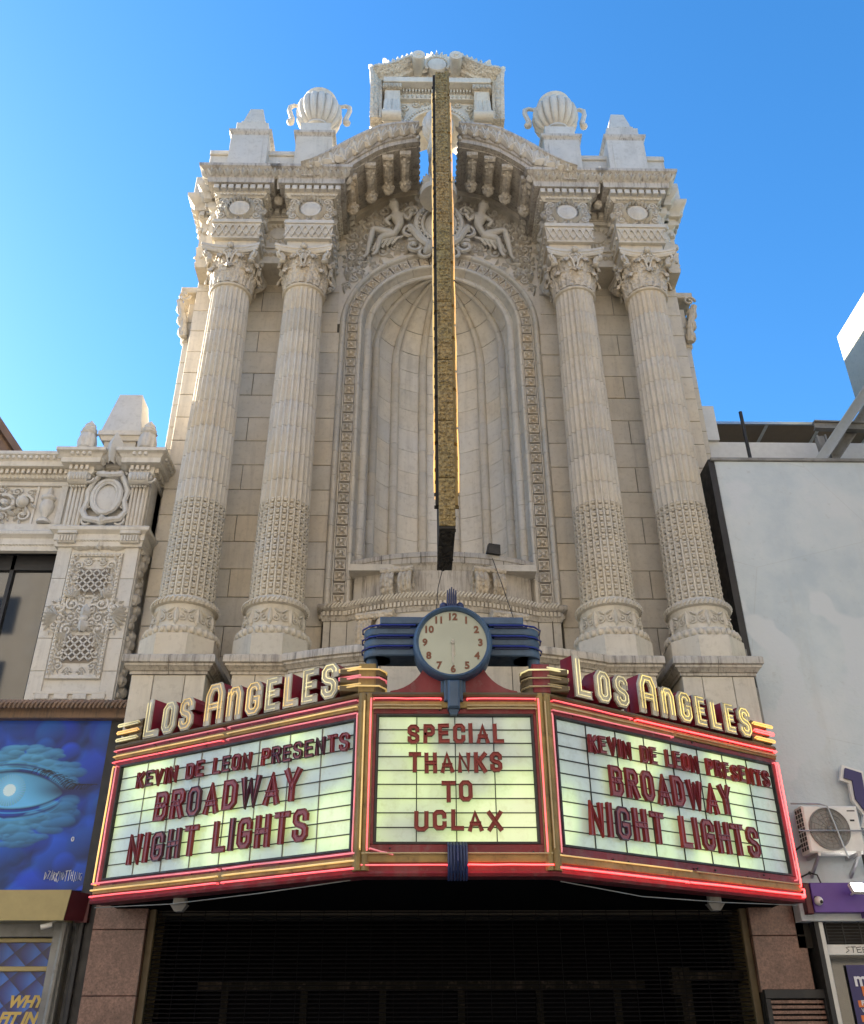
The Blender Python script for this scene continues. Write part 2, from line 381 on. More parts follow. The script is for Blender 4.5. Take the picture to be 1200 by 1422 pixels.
# flank strip with side pilaster capitals seen in profile
for s in (-1, 1):
    mb = MB().box(s*6.4, s*6.62, .35, 1.3, 7.8, 18.4)
    for i in range(16): mb.box(s*6.4, s*6.635, .33, 1.32, 7.85+.67*i, 7.85+.67*i+.65, .01)
    part(mb, 'side_pilaster')
    c = MB(); c.box(s*6.4, s*6.85, .1, 1.4, 18.75, 18.95, .02)
    for (zz, o) in ((17.5, .1), (17.9, .17), (18.3, .24)):
        for yy in (.25, .6, .95, 1.3):
            c.ball((s*(6.55+o), yy, zz), .15, 8, 5, (1, 1, 1.3))
    c.spiral(s*6.72, 18.6, .16, 1.5, s, 0, .5, .1); c.tube([(s*6.6, .2, 17.3), (s*6.66, .2, 17.8), (s*6.85, .15, 18.5)], .09, 6)
    c.box(s*6.4, s*6.66, .3, 1.35, 17.2, 17.3, .02)
    part(c, 'side_capital', 'carved')
# ------------------------------------------------------------------ columns
def make_column():
    C = empty('column', (0, 0, 0), T)
    # octagonal plinth
    o = 7.83
    def octa(mb, r, z0, z1):
        return mb.lathe([(r, z0), (r, z1-.02), (r-.02, z1)], 8, fn=lambda a, z: 1).xf(0, lambda p: (p[0]*math.cos(PI/8)-p[1]*math.sin(PI/8), p[0]*math.sin(PI/8)+p[1]*math.cos(PI/8), p[2]))
    octa(MB(), .79, 0, .52).build('plinth', 'stone', C, ang=20)
    b = MB().lathe([(.70, .52), (.72, .56), (.72, .62), (.66, .70), (.60, .72)], 32)
    for i in range(30):
        a = TAU*i/30; b.ball((.70*math.cos(a), .70*math.sin(a), .61), .072, 6, 5, (1, 1, 1.15))
    b.build('egg_moulding', 'stone', C)
    b = MB().lathe([(.60, .70), (.59, .74), (.585, 1.16), (.60, 1.2)], 40)
    n = 9
    def wrap(p): # flat XZ relief -> cylinder
        a = p[0]/.59-PI/2; r = .59-p[1]; return (r*math.cos(a), r*math.sin(a), p[2])
    i0 = len(b.v)
    for i in range(n):
        x = (i-n/2)*TAU*.59/n
        for sg in (-1, 1):
            b.spiral(x+sg*.095, .90, .085, 1.5, sg, PI/2, .42, -.0); b.leaf(x+sg*.02, 1.0, .16, .07, PI/2-sg*.9, .04)
        b.leaf(x+.2, .76, .36, .13, PI/2, .045); b.ball((x+.2, -.02, .83), .04, 6, 4)
    b.xf(i0, wrap)
    b.build('ornament_band', 'stone', C)
    b = MB().lathe([(.60, 1.19), (.655, 1.22), (.67, 1.26), (.655, 1.31), (.60, 1.34), (.56, 1.4)], 40)
    for i in range(44):
        a = TAU*i/44; b.tube([(.655*math.cos(a), .655*math.sin(a), 1.21), (.685*math.cos(a+.06), .685*math.sin(a+.06), 1.265), (.655*math.cos(a+.12), .655*math.sin(a+.12), 1.32)], .018, 4)
    b.build('rope_moulding', 'stone', C)
    Z0, Z1 = 1.36, 9.80
    def rad(z): t = (z-Z0)/(Z1-Z0); return .560*(1-t)+.475*t+.012*math.sin(PI*t)
    NF = 24; SEG = 6
    def ring(z, dr=0, dep=1):
        r = rad(z)-dr; out = []
        for i in range(NF*SEG):
            a = TAU*i/(NF*SEG); ph = (i % SEG)/SEG; d = 0 if ph < .2 else math.sin(PI*(ph-.2)/.8)
            q = r*(1-.115*d*dep); out.append((q*math.cos(a), q*math.sin(a), z))
        return out
    nd = 12; hs = (Z1-Z0)/nd
    for kx in range(nd):
        a, c = Z0+kx*hs, Z0+(kx+1)*hs; zs = [(a+.004, .035), (a+.005, .004), (a+.014, 0), (c-.014, 0), (c-.005, .004), (c-.004, .035)]
        if kx == nd-1: zs = zs[:3]+[(c-.12, 0), (c-.05, 0, .6), (c-.02, 0, 0), (c, .0, 0)]
        v = []; n = NF*SEG
        for q in zs: v += ring(q[0], q[1], q[2] if len(q) > 2 else 1)
        f = [(j*n+i, j*n+(i+1) % n, (j+1)*n+(i+1) % n, (j+1)*n+i) for j in range(len(zs)-1) for i in range(n)]
        MB().add(v, f).build('drum', 'stone', C)
    MB().lathe([(.47, 1.0), (.50, 1.4), (.42, 9.7)], 24).build('core', 'joint', C)
    # husk ornaments filling the flutes of the lower third
    b = MB(); zt = 3.72; rows = 16; hz = (zt-Z0-.06)/rows
    for i in range(NF):
        a = TAU*(i+.6)/NF; ca, sa = math.cos(a), math.sin(a)
        for j in range(rows):
            z = Z0+.06+hz*j; r = rad(z)*.93; hw, hd = .047, .042
            pts = []
            for (zz, ww, dd) in ((z+.02, .7, 0), (z+.022, .85, .8), (z+hz*.42, 1, 1.15), (z+hz*.50, .55, .75), (z+hz*.58, 1, 1.05), (z+hz-.025, .8, .7), (z+hz-.02, .7, 0)):
                pts.append((zz, ww*hw, dd*hd))
            v = []; f = []
            for (zz, ww, dd) in pts:
                for (tt, rr) in ((-ww, -.02), (-ww*.75, dd), (ww*.75, dd), (ww, -.02)):
                    R_ = r+rr; v.append((R_*ca-tt*sa, R_*sa+tt*ca, zz))
            for q in range(len(pts)-1):
                for e in range(3): f.append((q*4+e, q*4+e+1, q*4+5+e, q*4+4+e))
            b.add(v, f)
    b.build('husk_ornament', 'stone', C, kind='stuff')
    b = MB().lathe([(.475, 9.78), (.52, 9.80), (.535, 9.83), (.52, 9.86), (.49, 9.88), (.48, 9.92)], 36)
    b.build('astragal', 'stone', C)
    # capital
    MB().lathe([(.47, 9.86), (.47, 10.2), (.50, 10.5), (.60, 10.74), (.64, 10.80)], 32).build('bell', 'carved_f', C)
    def acan(H, W, curl):
        def fn(t, q):
            q = q*2-1
            if t < .7: z = H*t/.7; o = .02+.07*(t/.7)**2
            else: a = (t-.7)/.3*PI*1.05; z = H+curl*.55*math.sin(a)*(1 if a < PI/2 else 1)-(0 if a < PI/2 else curl*.35*(1-math.sin(a))); o = .09+curl*(1-math.cos(a))*.62
            lob = 1-.22*abs(math.sin(t*PI*3.5)); ww = W*(.72+.5*math.sin(PI*min(t, .75)/.75*.5))*lob*(1 if t < .75 else 1-.75*((t-.75)/.25)**1.5)
            return (o+.03*(1-abs(q))*(1 if t < .9 else .4)-.05*q*q-.012*math.cos(q*PI*3), q*ww*.5, z)
        return MB().sheet(fn, 12, 8, .028)
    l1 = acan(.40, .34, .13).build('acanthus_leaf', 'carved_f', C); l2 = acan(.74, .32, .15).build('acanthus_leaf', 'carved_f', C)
    def place(o, a, r, z, first): 
        q = o if first else inst(o, (0, 0, 0), None, C)
        q.location = (r*math.cos(a), r*math.sin(a), z); q.rotation_euler = (0, 0, a)
    for i in range(8):
        place(l1, TAU*(i)/8-PI/2, .455, 9.89, i == 0); place(l2, TAU*(i+.5)/8-PI/2, .46, 9.89, i == 0)
    # corner volutes, inner helices, abacus
    v = MB()
    for hh in (-1, 1):
        pts = [(0, hh*-.28, -.34), (.03, hh*-.22, -.12), (.10, hh*-.12, .02), (.22, hh*-.02, .06)]
        k = 18
        for i in range(k):
            t = i/(k-1); a = PI/2-t*TAU*1.35; q = .115*(1-t*.8); pts.append((.30+q*math.cos(a)*1, hh*.03, -.055+q*math.sin(a)))
        v.tube(pts, [.035]*4+[.034*(1-.5*i/k) for i in range(k)], 6)
    v.ball((.30, 0, -.055), .06, 8, 5); v.box(.2, .32, -.05, .05, -.2, -.03, .01)
    v.ball((.24, 0, -.22), .08, 8, 5, (1, 1.2, .7))
    vo = v.build('volute', 'stone', C)
    for i in range(4):
        a = PI/4+i*PI/2; q = vo if i == 0 else inst(vo, (0, 0, 0), None, C); q.location = (.50*math.cos(a), .50*math.sin(a), 10.78); q.rotation_euler = (0, 0, a)
    h = MB()
    for hh in (-1, 1): h.spiral(hh*.10, 0, .085, 1.5, -hh, PI/2*1.0, .5); h.tube([(hh*.02, .03, -.35), (hh*.08, -.01, -.12), (hh*.17, -.03, .02), (hh*.12, -.03, .085)], .028, 5)
    h.leaf(0, -.22, .26, .18, PI/2, .07)
    h.ball((0, -.06, .19), .085, 8, 6); h.rosette(0, .19, .1, 6, -.07, .05); h.ball((0, -.05, .02), .05, 6, 4)
    ho = h.build('capital_flower', 'stone', C)
    for i in range(4):
        a = i*PI/2; q = ho if i == 0 else inst(ho, (0, 0, 0), None, C); q.location = (.60*math.cos(a-PI/2), .60*math.sin(a-PI/2), 10.76); q.rotation_euler = (0, 0, a)
    ab = []
    for sd_ in range(4):
        for i in range(9):
            t = i/8*2-1; x = t*.70; y = -(.585+.13*t*t*(1 if abs(t) < 1 else 1)); a = sd_*PI/2
            ab.append((x*math.cos(a)-y*math.sin(a), x*math.sin(a)+y*math.cos(a)))
    mbx = MB(); prof = [(-.05, 10.80), (-.02, 10.83), (0, 10.86), (-.01, 10.90), (.02, 10.92), (.02, 10.99), (-.04, 10.99)]
    n = len(ab); vv = []
    for (o_, z) in prof:
        for (x, y) in ab: l = math.hypot(x, y); vv.append((x*(1+o_/l), y*(1+o_/l), z))
    ff = [(j*n+i, j*n+(i+1) % n, (j+1)*n+(i+1) % n, (j+1)*n+i) for j in range(len(prof)-1) for i in range(n)]+[tuple(range(n-1, -1, -1)), tuple((len(prof)-1)*n+i for i in range(n))]
    mbx.add(vv, ff).build('abacus', 'stone', C, ang=25)
    return C
XC = (-5.24, -3.41, 3.41, 5.24)
col0 = make_column(); col0.location = (XC[0], -.9, 7.83)
for i, x in enumerate(XC[1:]): copy_tree(col0, (x, -.9, 7.83))
# ------------------------------------------------------------------ pedestals with their ledge
PROF = [(-.02, 7.46), (.03, 7.46), (.03, 7.52), (.06, 7.52), (.10, 7.58), (.13, 7.60), (.13, 7.64), (.17, 7.66), (.17, 7.78), (.15, 7.81), (-.3, 7.81)]
for s in (-1, 1):
    P = empty('pedestal', (0, 0, 0), T)
    x0, x1 = s*4.47, s*5.85; a, b = min(x0, x1), max(x0, x1)
    cut = [a, a+.42, a+1.0, b] if s < 0 else [a, a+.38, b-.42, b]
    for zz, (z0, z1) in enumerate(((3.7, 4.9), (4.9, 6.15), (6.15, 7.46))):
        for q in range(3): MB().box(cut[q]+.006, cut[q+1]-.006, -1.72, -.2, z0+.006, z1-.006, .008).build('stone_block', 'stone', P)
    MB().box(a+.02, b-.02, -1.69, 0, 3.6, 7.6).build('core', 'joint', P)
    mm = (a+b)/2; m2 = MB()
    for (u, v_) in ((a, mm-.005), (mm+.005, b)):
        plan = ([(u, 0), (u, -1.72)] if u == a else [(u, -1.72)])+([(v_, -1.72), (v_, 0)] if v_ == b else [(v_, -1.72)])
        m2.sweep(plan, PROF)
    m2.box(a-.1, b+.1, -1.8, 0, 7.6, 7.805); m2.build('ledge', 'stone_s', P)
def bow(x, w, y0, d): t = min(1, abs(x)/w); return y0-d*(1-t*t)
P = empty('pedestal', (0, 0, 0), T)
xs = [-3.98, -2.9]; pl = [(-3.98, 0), (-3.98, -1.72), (-2.92, -1.72), (-2.90, -1.80)]+[(x, bow(x, 2.88, -1.80, .62)) for x in np.linspace(-2.85, 2.85, 25)]+[(2.90, -1.80), (2.92, -1.72), (3.98, -1.72), (3.98, 0)]
body = MB().sweep(pl, [(0, 3.7), (0, 7.5)]); body.build('pedestal_wall', 'stone', P)
for xx in (-3.55, -2.95, -2.4, -1.2, 0, 1.2, 2.4, 2.95, 3.55):
    yy = -1.72 if abs(xx) > 2.9 else bow(xx, 2.88, -1.80, .62); MB().box(xx-.008, xx+.008, yy-.003, yy+.03, 3.7, 7.46).build('joint', 'joint', P)
MB().sweep(pl, PROF).build('ledge', 'stone_s', P)
cap = MB(); n = len(pl); cap.add([(x, y, 7.80) for x, y in pl], [tuple(range(n))]); cap.build('ledge_top', 'stone', P, smooth=False)
# ------------------------------------------------------------------ balcony under the niche
B = empty('balcony', (0, 0, 0), T)
pl = [(-2.5, 0), (-2.5, -.2), (-2.05, -.22)]+[(x, bow(x, 1.98, -.24, .56)) for x in np.linspace(-1.95, 1.95, 21)]+[(2.05, -.22), (2.53, -.2), (2.53, 0)]
MB().sweep(pl, [(0, 7.8), (0, 9.3)]).build('lower_wall', 'stone', B)
for xx in (-2.35, -2.0, -.05, .1, 2.05, 2.35): MB().box(xx-.007, xx+.007, -.86 if abs(xx) < .5 else -.245, 0, 7.81, 9.25).build('joint', 'joint', B)
cp = [(0, 9.18), (.03, 9.18), (.05, 9.24), (.06, 9.26), (.06, 9.38), (.10, 9.40), (.14, 9.46), (.15, 9.50), (.13, 9.54), (.08, 9.56), (-.4, 9.56)]
MB().sweep(pl, cp).build('lower_cornice', 'stone_s', B)
def along(plan, step, o=0):
    P = [Vector((a, b)) for a, b in plan]; out = []; acc = step/2
    for a, b in zip(P[:-1], P[1:]):
        L = (b-a).length
        if L < 1e-6: continue
        d = (b-a)/L; nrm = Vector((d.y, -d.x))
        while acc < L: q = a+d*acc+nrm*o; out.append((q.x, q.y, math.atan2(d.y, d.x))); acc += step
        acc -= L
    return out
def rbox(mb, x, y, a, w, d, z0, z1):
    i0 = len(mb.v); mb.box(-w/2, w/2, -d, .02, z0, z1, .006); ca, sa = math.cos(a), math.sin(a)
    return mb.xf(i0, lambda p: (x+p[0]*ca-p[1]*sa, y+p[0]*sa+p[1]*ca, p[2]))
mb = MB()
for (x, y, a) in along(pl, .085, .06): rbox(mb, x, y, a, .055, .05, 9.28, 9.38)
mb.build('dentil', 'stone', B, kind='stuff')
mb = MB()
for (x, y, a) in along(pl, .075, .14): mb.tube([(x-.04*math.cos(a), y-.04*math.sin(a), 9.45), (x, y-.02, 9.50), (x+.05*math.cos(a), y+.05*math.sin(a), 9.56)], .024, 5)
mb.build('rope_moulding', 'stone', B, kind='stuff')
pu = [(-1.94+XA, .1), (-1.94+XA, 0)]+[(x+XA, bow(x, 1.94, 0, .46)) for x in np.linspace(-1.9, 1.9, 21)]+[(1.94+XA, 0), (1.94+XA, .1)]
MB().sweep(pu, [(0, 9.5), (0, 10.4)]).build('upper_wall', 'stone_s', B)
MB().sweep(pu, [(0, 10.28), (.02, 10.32), (.03, 10.38), (.07, 10.42), (.09, 10.44), (.09, 10.56), (.11, 10.57), (.11, 10.66), (.09, 10.69), (-.5, 10.69)]).build('upper_rail', 'stone_s', B)
for xx in (-1.3, -.45, .5, 1.36): MB().box(xx-.006, xx+.006, bow(xx, 1.94, 0, .46)-.113, 0, 10.43, 10.68).build('joint', 'joint', B)
def bracket(z0, h, w, yb, d):
    b = MB()
    for sx in (-1, 1):
        for r_ in range(3):
            x = sx*(w*.27)+(r_-1)*w*.13; pts = []
            for i in range(17):
                t = i/16; a = PI*(1.25-1.45*t); pts.append((x, -d*.18-d*.62*math.sin(PI*t)**.8, h*(1-t)))
            b.tube(pts, [w*.075*(.8+.3*math.sin(PI*i/16)) for i in range(17)], 6)
        for i in range(7): b.ball((sx*w*.27, -d*.82*math.sin(PI*(i+1)/8)**.8-.03, h*(1-(i+1)/8)), w*.06, 5, 4)
        b.leaf(sx*w*.27, h*.1, h*.5, w*.42, PI/2, .05, -d*.35)
    b.tube([(-w/2, -d*.55, h*.94), (w/2, -d*.55, h*.94)], h*.1, 8); b.tube([(-w/2, -d*.25, h*.06), (w/2, -d*.25, h*.06)], h*.07, 8)
    b.box(-w/2, w/2, -d*.3, .1, 0, h); return b
for s in (-1, 1):
    bracket(9.57, .72, .72, 0, .38).build('scroll_bracket', 'carved_f', B, (s*.95+XA, bow(.95, 1.94, 0, .46)+.02, 9.57), rot=(0, 0, -s*-.22)).location.z = 9.57
    bracket(8.1, .95, .80, 0, .42).build('scroll_bracket', 'carved_f', B, (s*1.32, bow(1.32, 1.98, -.24, .56)+.02, 8.2), rot=(0, 0, s*.3))
# floor of the niche
MB().box(-2, 2.06, -.4, 2.3, 10.3, 10.45).build('niche_floor', 'stone', B)
# ------------------------------------------------------------------ niche
N = empty('niche', (XA, 0, 0), T); RN = 1.93; ZB = 10.3
secs = 7; y0 = .16
def npan(a0, a1, z0, z1, dome):
    def fn(t, q):
        a = a0+(a1-a0)*q
        if not dome: r = RN; z = z0+(z1-z0)*t
        else: e = z0+(z1-z0)*t; r = RN*math.cos(e); z = SP+RN*math.sin(e)
        return (-r*math.cos(a), y0+r*math.sin(a), z)
    return MB().sheet(fn, 5 if dome else 1, 4, -.06)
g = .004
rows = [ZB+i*(SP-ZB)/11 for i in range(12)]
for r_ in range(11):
    for sct in range(secs):
        a0, a1 = PI*sct/secs, PI*(sct+1)/secs; npan(a0+g, a1-g, rows[r_]+.005, rows[r_+1]-.005, False).build('niche_panel', 'niche', N)
els = [0, .30, .62, .98, 1.5]
for r_ in range(4):
    for sct in range(secs):
        a0, a1 = PI*sct/secs, PI*(sct+1)/secs; npan(a0+g, a1-g, els[r_]+.004, els[r_+1]-.004, True).build('niche_panel', 'niche', N)
mb = MB().sheet(lambda t, q: (-(RN+.05)*math.cos(PI*q), y0+(RN+.05)*math.sin(PI*q), ZB+(SP-ZB)*t), 1, 28, -.02).sheet(lambda t, q: (-(RN+.05)*math.cos(PI*q)*math.cos(t*PI/2), y0+(RN+.05)*math.sin(PI*q)*math.cos(t*PI/2), SP+(RN+.05)*math.sin(t*PI/2)), 12, 28, -.02)
mb.build('niche_core', 'joint', N)
for i in range(secs+1):
    a = PI*i/secs
    if i in (0, secs): a = a+(.05 if i == 0 else -.05)
    for k_ in range(11):
        r = RN-.05; x, y = -r*math.cos(a), y0+r*math.sin(a)
        MB().tube([(x, y, rows[k_]+.004), (x, y, rows[k_+1]-.004)], .115, 12).build('niche_rib', 'stone', N)
    for k_ in range(4):
        pts = [(-(RN-.045)*math.cos(a)*math.cos(e), y0+(RN-.045)*math.sin(a)*math.cos(e), SP+(RN-.045)*math.sin(e)) for e in np.linspace(els[k_]+.003, els[k_+1]-.003, 7)]
        MB().tube(pts, [.115-.06*((els[k_]+(els[k_+1]-els[k_])*j/6)/1.5) for j in range(7)], 8).build('niche_rib', 'stone', N)
# arch mouldings: each joint-to-joint length is a piece of its own
def fprof():  # (radius, y) from the outside in
    P = [(2.60, .05), (2.59, -.03)]
    for i in range(7): a = PI*i/6; P.append((2.505+.07*math.cos(a), -.04-.10*math.sin(a)))
    P += [(2.43, -.02), (2.41, -.05), (2.39, -.05), (2.385, .03), (2.13, .03), (2.125, -.05), (2.11, -.05)]
    for i in range(6): a = PI*i/5; P.append((2.055+.05*math.cos(a), -.04-.05*math.sin(a)))
    P += [(1.995, .0), (1.985, .06), (1.96, .09), (1.945, .17), (1.93, .2), (1.93, .3)]
    return P
FP = fprof()
A = empty('arch_frame', (XA, 0, 0), T)
def fpiece(kind, a, b, s=1):
    v = []; n = len(FP); st = 1 if kind == 's' else 4
    for i in range(st+1):
        t = a+(b-a)*i/st
        for (r, y) in FP:
            v.append((s*r, y, t) if kind == 's' else (r*math.cos(t), y, SP+r*math.sin(t)))
    f = [(i*n+j, (i+1)*n+j, (i+1)*n+j+1, i*n+j+1) for i in range(st) for j in range(n-1)]
    return MB().add(v, f+[tuple(range(n)), tuple(st*n+j for j in range(n-1, -1, -1))])
nst = 12; zs = np.linspace(9.56, SP, nst+1)
for s in (-1, 1):
    for i in range(nst): fpiece('s', zs[i]+.005, zs[i+1]-.005, s).build('arch_moulding', 'stone', A, ang=50)
na = 13
for i in range(na): fpiece('a', PI*i/na+.002, PI*(i+1)/na-.002).build('arch_moulding', 'stone', A, ang=50)
MB().box(-2.383, -2.132, .022, .2, 9.5, SP).box(2.132, 2.383, .022, .2, 9.5, SP).build('rosette_bed', 'ground', A)  # dark strip stands for shade in the gaps between tiles
v = []
for i in range(61): a = PI*i/60; v += [(2.132*math.cos(a), .022, SP+2.132*math.sin(a)), (2.383*math.cos(a), .022, SP+2.383*math.sin(a))]
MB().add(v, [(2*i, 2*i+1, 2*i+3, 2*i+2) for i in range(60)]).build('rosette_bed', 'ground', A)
MB().box(-2.58, -2.0, .045, .3, 9.5, SP).box(2.0, 2.58, .045, .3, 9.5, SP).build('arch_core', 'joint', A)
v = []; 
for i in range(41): a = PI*i/40; v += [(2.0*math.cos(a), .05, SP+2.0*math.sin(a)), (2.58*math.cos(a), .05, SP+2.58*math.sin(a))]
MB().add(v, [(2*i, 2*i+1, 2*i+3, 2*i+2) for i in range(40)]).build('arch_core', 'joint', A)
ro = MB().box(-.118, .118, -.02, .05, -.112, .112, .006)
for (a, b, c, d) in ((-.118, .118, .092, .112), (-.118, .118, -.112, -.092), (-.118, -.098, -.092, .092), (.098, .118, -.092, .092)): ro.box(a, b, -.055, 0, c, d, .005)
for i in range(4):
    a = PI/4+i*PI/2; ro.leaf(.015*math.cos(a), .015*math.sin(a), .115, .075, a, .085, -.02)
ro.lathe([(.028, -.09), (.034, -.03)], 8, axis='y')
r0 = None
def rplace(x, z, a):
    global r0
    if r0 is None: r0 = ro.build('rosette_tile', 'relief', A, (x, 0, z)); r0.rotation_euler = (0, -a, 0); return
    inst(r0, (x, 0, z), (0, -a, 0), A)
nr = 28; dz = (SP-9.62)/nr
for s in (-1, 1):
    for i in range(nr): rplace(s*2.257, 9.62+dz*(i+.5), 0)
nq = 26
for i in range(nq): a = PI*(i+.5)/nq; rplace(2.257*math.cos(a), SP+2.257*math.sin(a), a)
# ------------------------------------------------------------------ spandrel wall and its carving
mb = MB(); v = []; f = []; K = 48
for i in range(K+1):
    a = PI*i/K; ro_ = 2.59; ca, sa = math.cos(a), math.sin(a)
    X = 2.66; Zt = 22.6; t = min(X/abs(ca) if abs(ca) > 1e-6 else 1e9, (Zt-SP)/sa if sa > 1e-6 else 1e9)
    v += [(XA+ro_*ca, -.012, SP+ro_*sa), (XA+t*ca, -.012, SP+t*sa)]
f = [(2*i, 2*i+1, 2*i+3, 2*i+2) for i in range(K)]
n = len(v); v += [(XA+2.66, -.012, SP+5.0), (XA-2.66, -.012, SP+5.0)]
mb.add(v, f)
for s in (1, -1): # corners of the rectangle missed by the fan
    c = [(XA+s*2.66, SP+5.0)]; aa = math.atan2(5.0, 2.66); 
    mb.box(XA+s*2.0, XA+s*2.66, -.011, .2, 21.6, 22.6)
mb.box(-2.63, 2.69, .01, .3, 20.4, 22.9)
part(mb, 'spandrel_wall', 'relief')
def inside(x, z, pad):
    x = abs(x); 
    if (x*x+(z-SP)**2) < (2.68+pad)**2 or x > 2.62-pad*.6: return False
    top = np.interp(x, [.5, 1.06, 1.6, 1.92, 2.48], [22.4, 22.3, 22.1, 21.8, 21.3])-.12
    return z < top-pad*.3 and x > .62
mb = MB(); rr = random.Random(4); placed = []
for (x, z, r, h) in ((2.28, 21.55, .17, 1), (1.95, 21.62, .17, -1), (2.36, 21.15, .19, 1), (1.93, 21.15, .19, -1), (2.36, 20.72, .18, -1), (1.95, 20.7, .18, 1), (2.36, 20.3, .17, 1), (2.0, 20.25, .17, -1),
        (2.36, 19.9, .17, -1), (2.05, 19.85, .15, 1), (2.40, 19.5, .15, 1), (2.15, 19.42, .1, -1), (1.55, 21.7, .19, 1), (1.5, 21.25, .15, -1), (1.18, 21.95, .18, 1), (.92, 22.25, .15, -1), (1.35, 22.15, .15, -1), (1.75, 22.0, .15, 1),
        (.78, 22.05, .13, 1), (1.9, 19.25, .1, -1), (2.3, 19.15, .12, 1), (1.75, 19.6, .1, 1), (1.62, 21.0, .14, -1), (1.75, 21.35, .12, 1), (1.72, 20.55, .13, 1), (1.75, 20.2, .12, -1), (1.0, 20.3, .1, 1), (2.16, 21.85, .1, 1), (1.55, 20.15, .14, 1), (1.2, 20.35, .13, -1), (1.62, 20.85, .13, 1), (2.45, 18.95, .1, 1)):
    mb.scroll(x, z, r, h, rr.uniform(0, 6), -.03, 4)
for _ in range(500):
    x = rr.uniform(.65, 2.6); z = rr.uniform(18.6, 22.4)
    if not inside(x, z, .05): continue
    if any((x-a)**2+(z-b)**2 < .016 for a, b in placed): continue
    placed.append((x, z)); mb.leaf(x, z, rr.uniform(.12, .2), rr.uniform(.05, .09), rr.uniform(0, TAU), .11, -.02, rr.uniform(-.4, .4))
# shells and vase axis of the outer arabesque
for z in (21.9, 21.35, 20.5, 19.75):
    for i in range(7): a = PI/2+(i-3)*.33; mb.leaf(2.15, z, .17, .06, a, .07, -.04)
    mb.ball((2.15, -.05, z-.03), .07, 8, 4)
mb.tube([(2.15, -.04, 19.3), (2.15, -.04, 22.0)], .03, 6)
i0 = len(mb.v); mb.mirror(); mb.xf(0, lambda p: (p[0]+XA, p[1], p[2]))
part(mb, 'arabesque_relief', 'relief', kind='stuff')
# cartouche on the arch crown
cb = MB()
def ring_(cb, rx, rz, cz, rad, y, n=32): cb.tube([(rx*math.cos(TAU*i/n), y, cz+rz*math.sin(TAU*i/n)) for i in range(n)], rad, 7, True)
ring_(cb, .62, .78, 21.0, .085, -.28); ring_(cb, .46, .6, 21.0, .05, -.30); 
for i in range(26): a = TAU*i/26; cb.ball((.54*math.cos(a), -.33, 21.0+.69*math.sin(a)), .045, 6, 4)
cb.ball((0, -.15, 21.0), .5, 16, 8, (.9, .5, 1.15))
cb.lathe([(.6, -.25), (.62, .0)], 24, (0, 0, 0), axis='y').xf(len(cb.v)-48, lambda p: (p[0], p[1], 21.0+p[2]*1.25))
f0 = len(cb.f); i0 = len(cb.v)
for (x, z, r, h, st) in ((.74, 21.55, .2, 1, 0), (.78, 20.75, .24, -1, 2), (.70, 20.2, .26, 1, 1), (.5, 22.1, .2, -1, 3), (.36, 19.95, .22, -1, 2), (.30, 22.35, .17, 1, 1)): cb.spiral(x, z, r, 1.5, h, st, .55, -.18)
for i in range(5): cb.leaf(.15+.12*i, 22.35, .42-.03*i, .17, PI/2-.25*i, .12, -.3, .2)
cb.tube([(.25, -.3, 20.15), (.55, -.38, 20.35), (.8, -.3, 20.9)], .09, 7); cb.leaf(.2, 20.3, .5, .3, -1.2, .15, -.3)
cb.mirror(i0, f0); cb.leaf(0, 20.4, .75, .5, -PI/2, .2, -.28); cb.leaf(0, 21.8, .8, .5, PI/2, .2, -.3); cb.ball((0, -.4, 19.95), .14, 10, 6)
cb.xf(0, lambda p: (p[0]+XA, p[1], p[2])); part(cb, 'cartouche', 'stone')
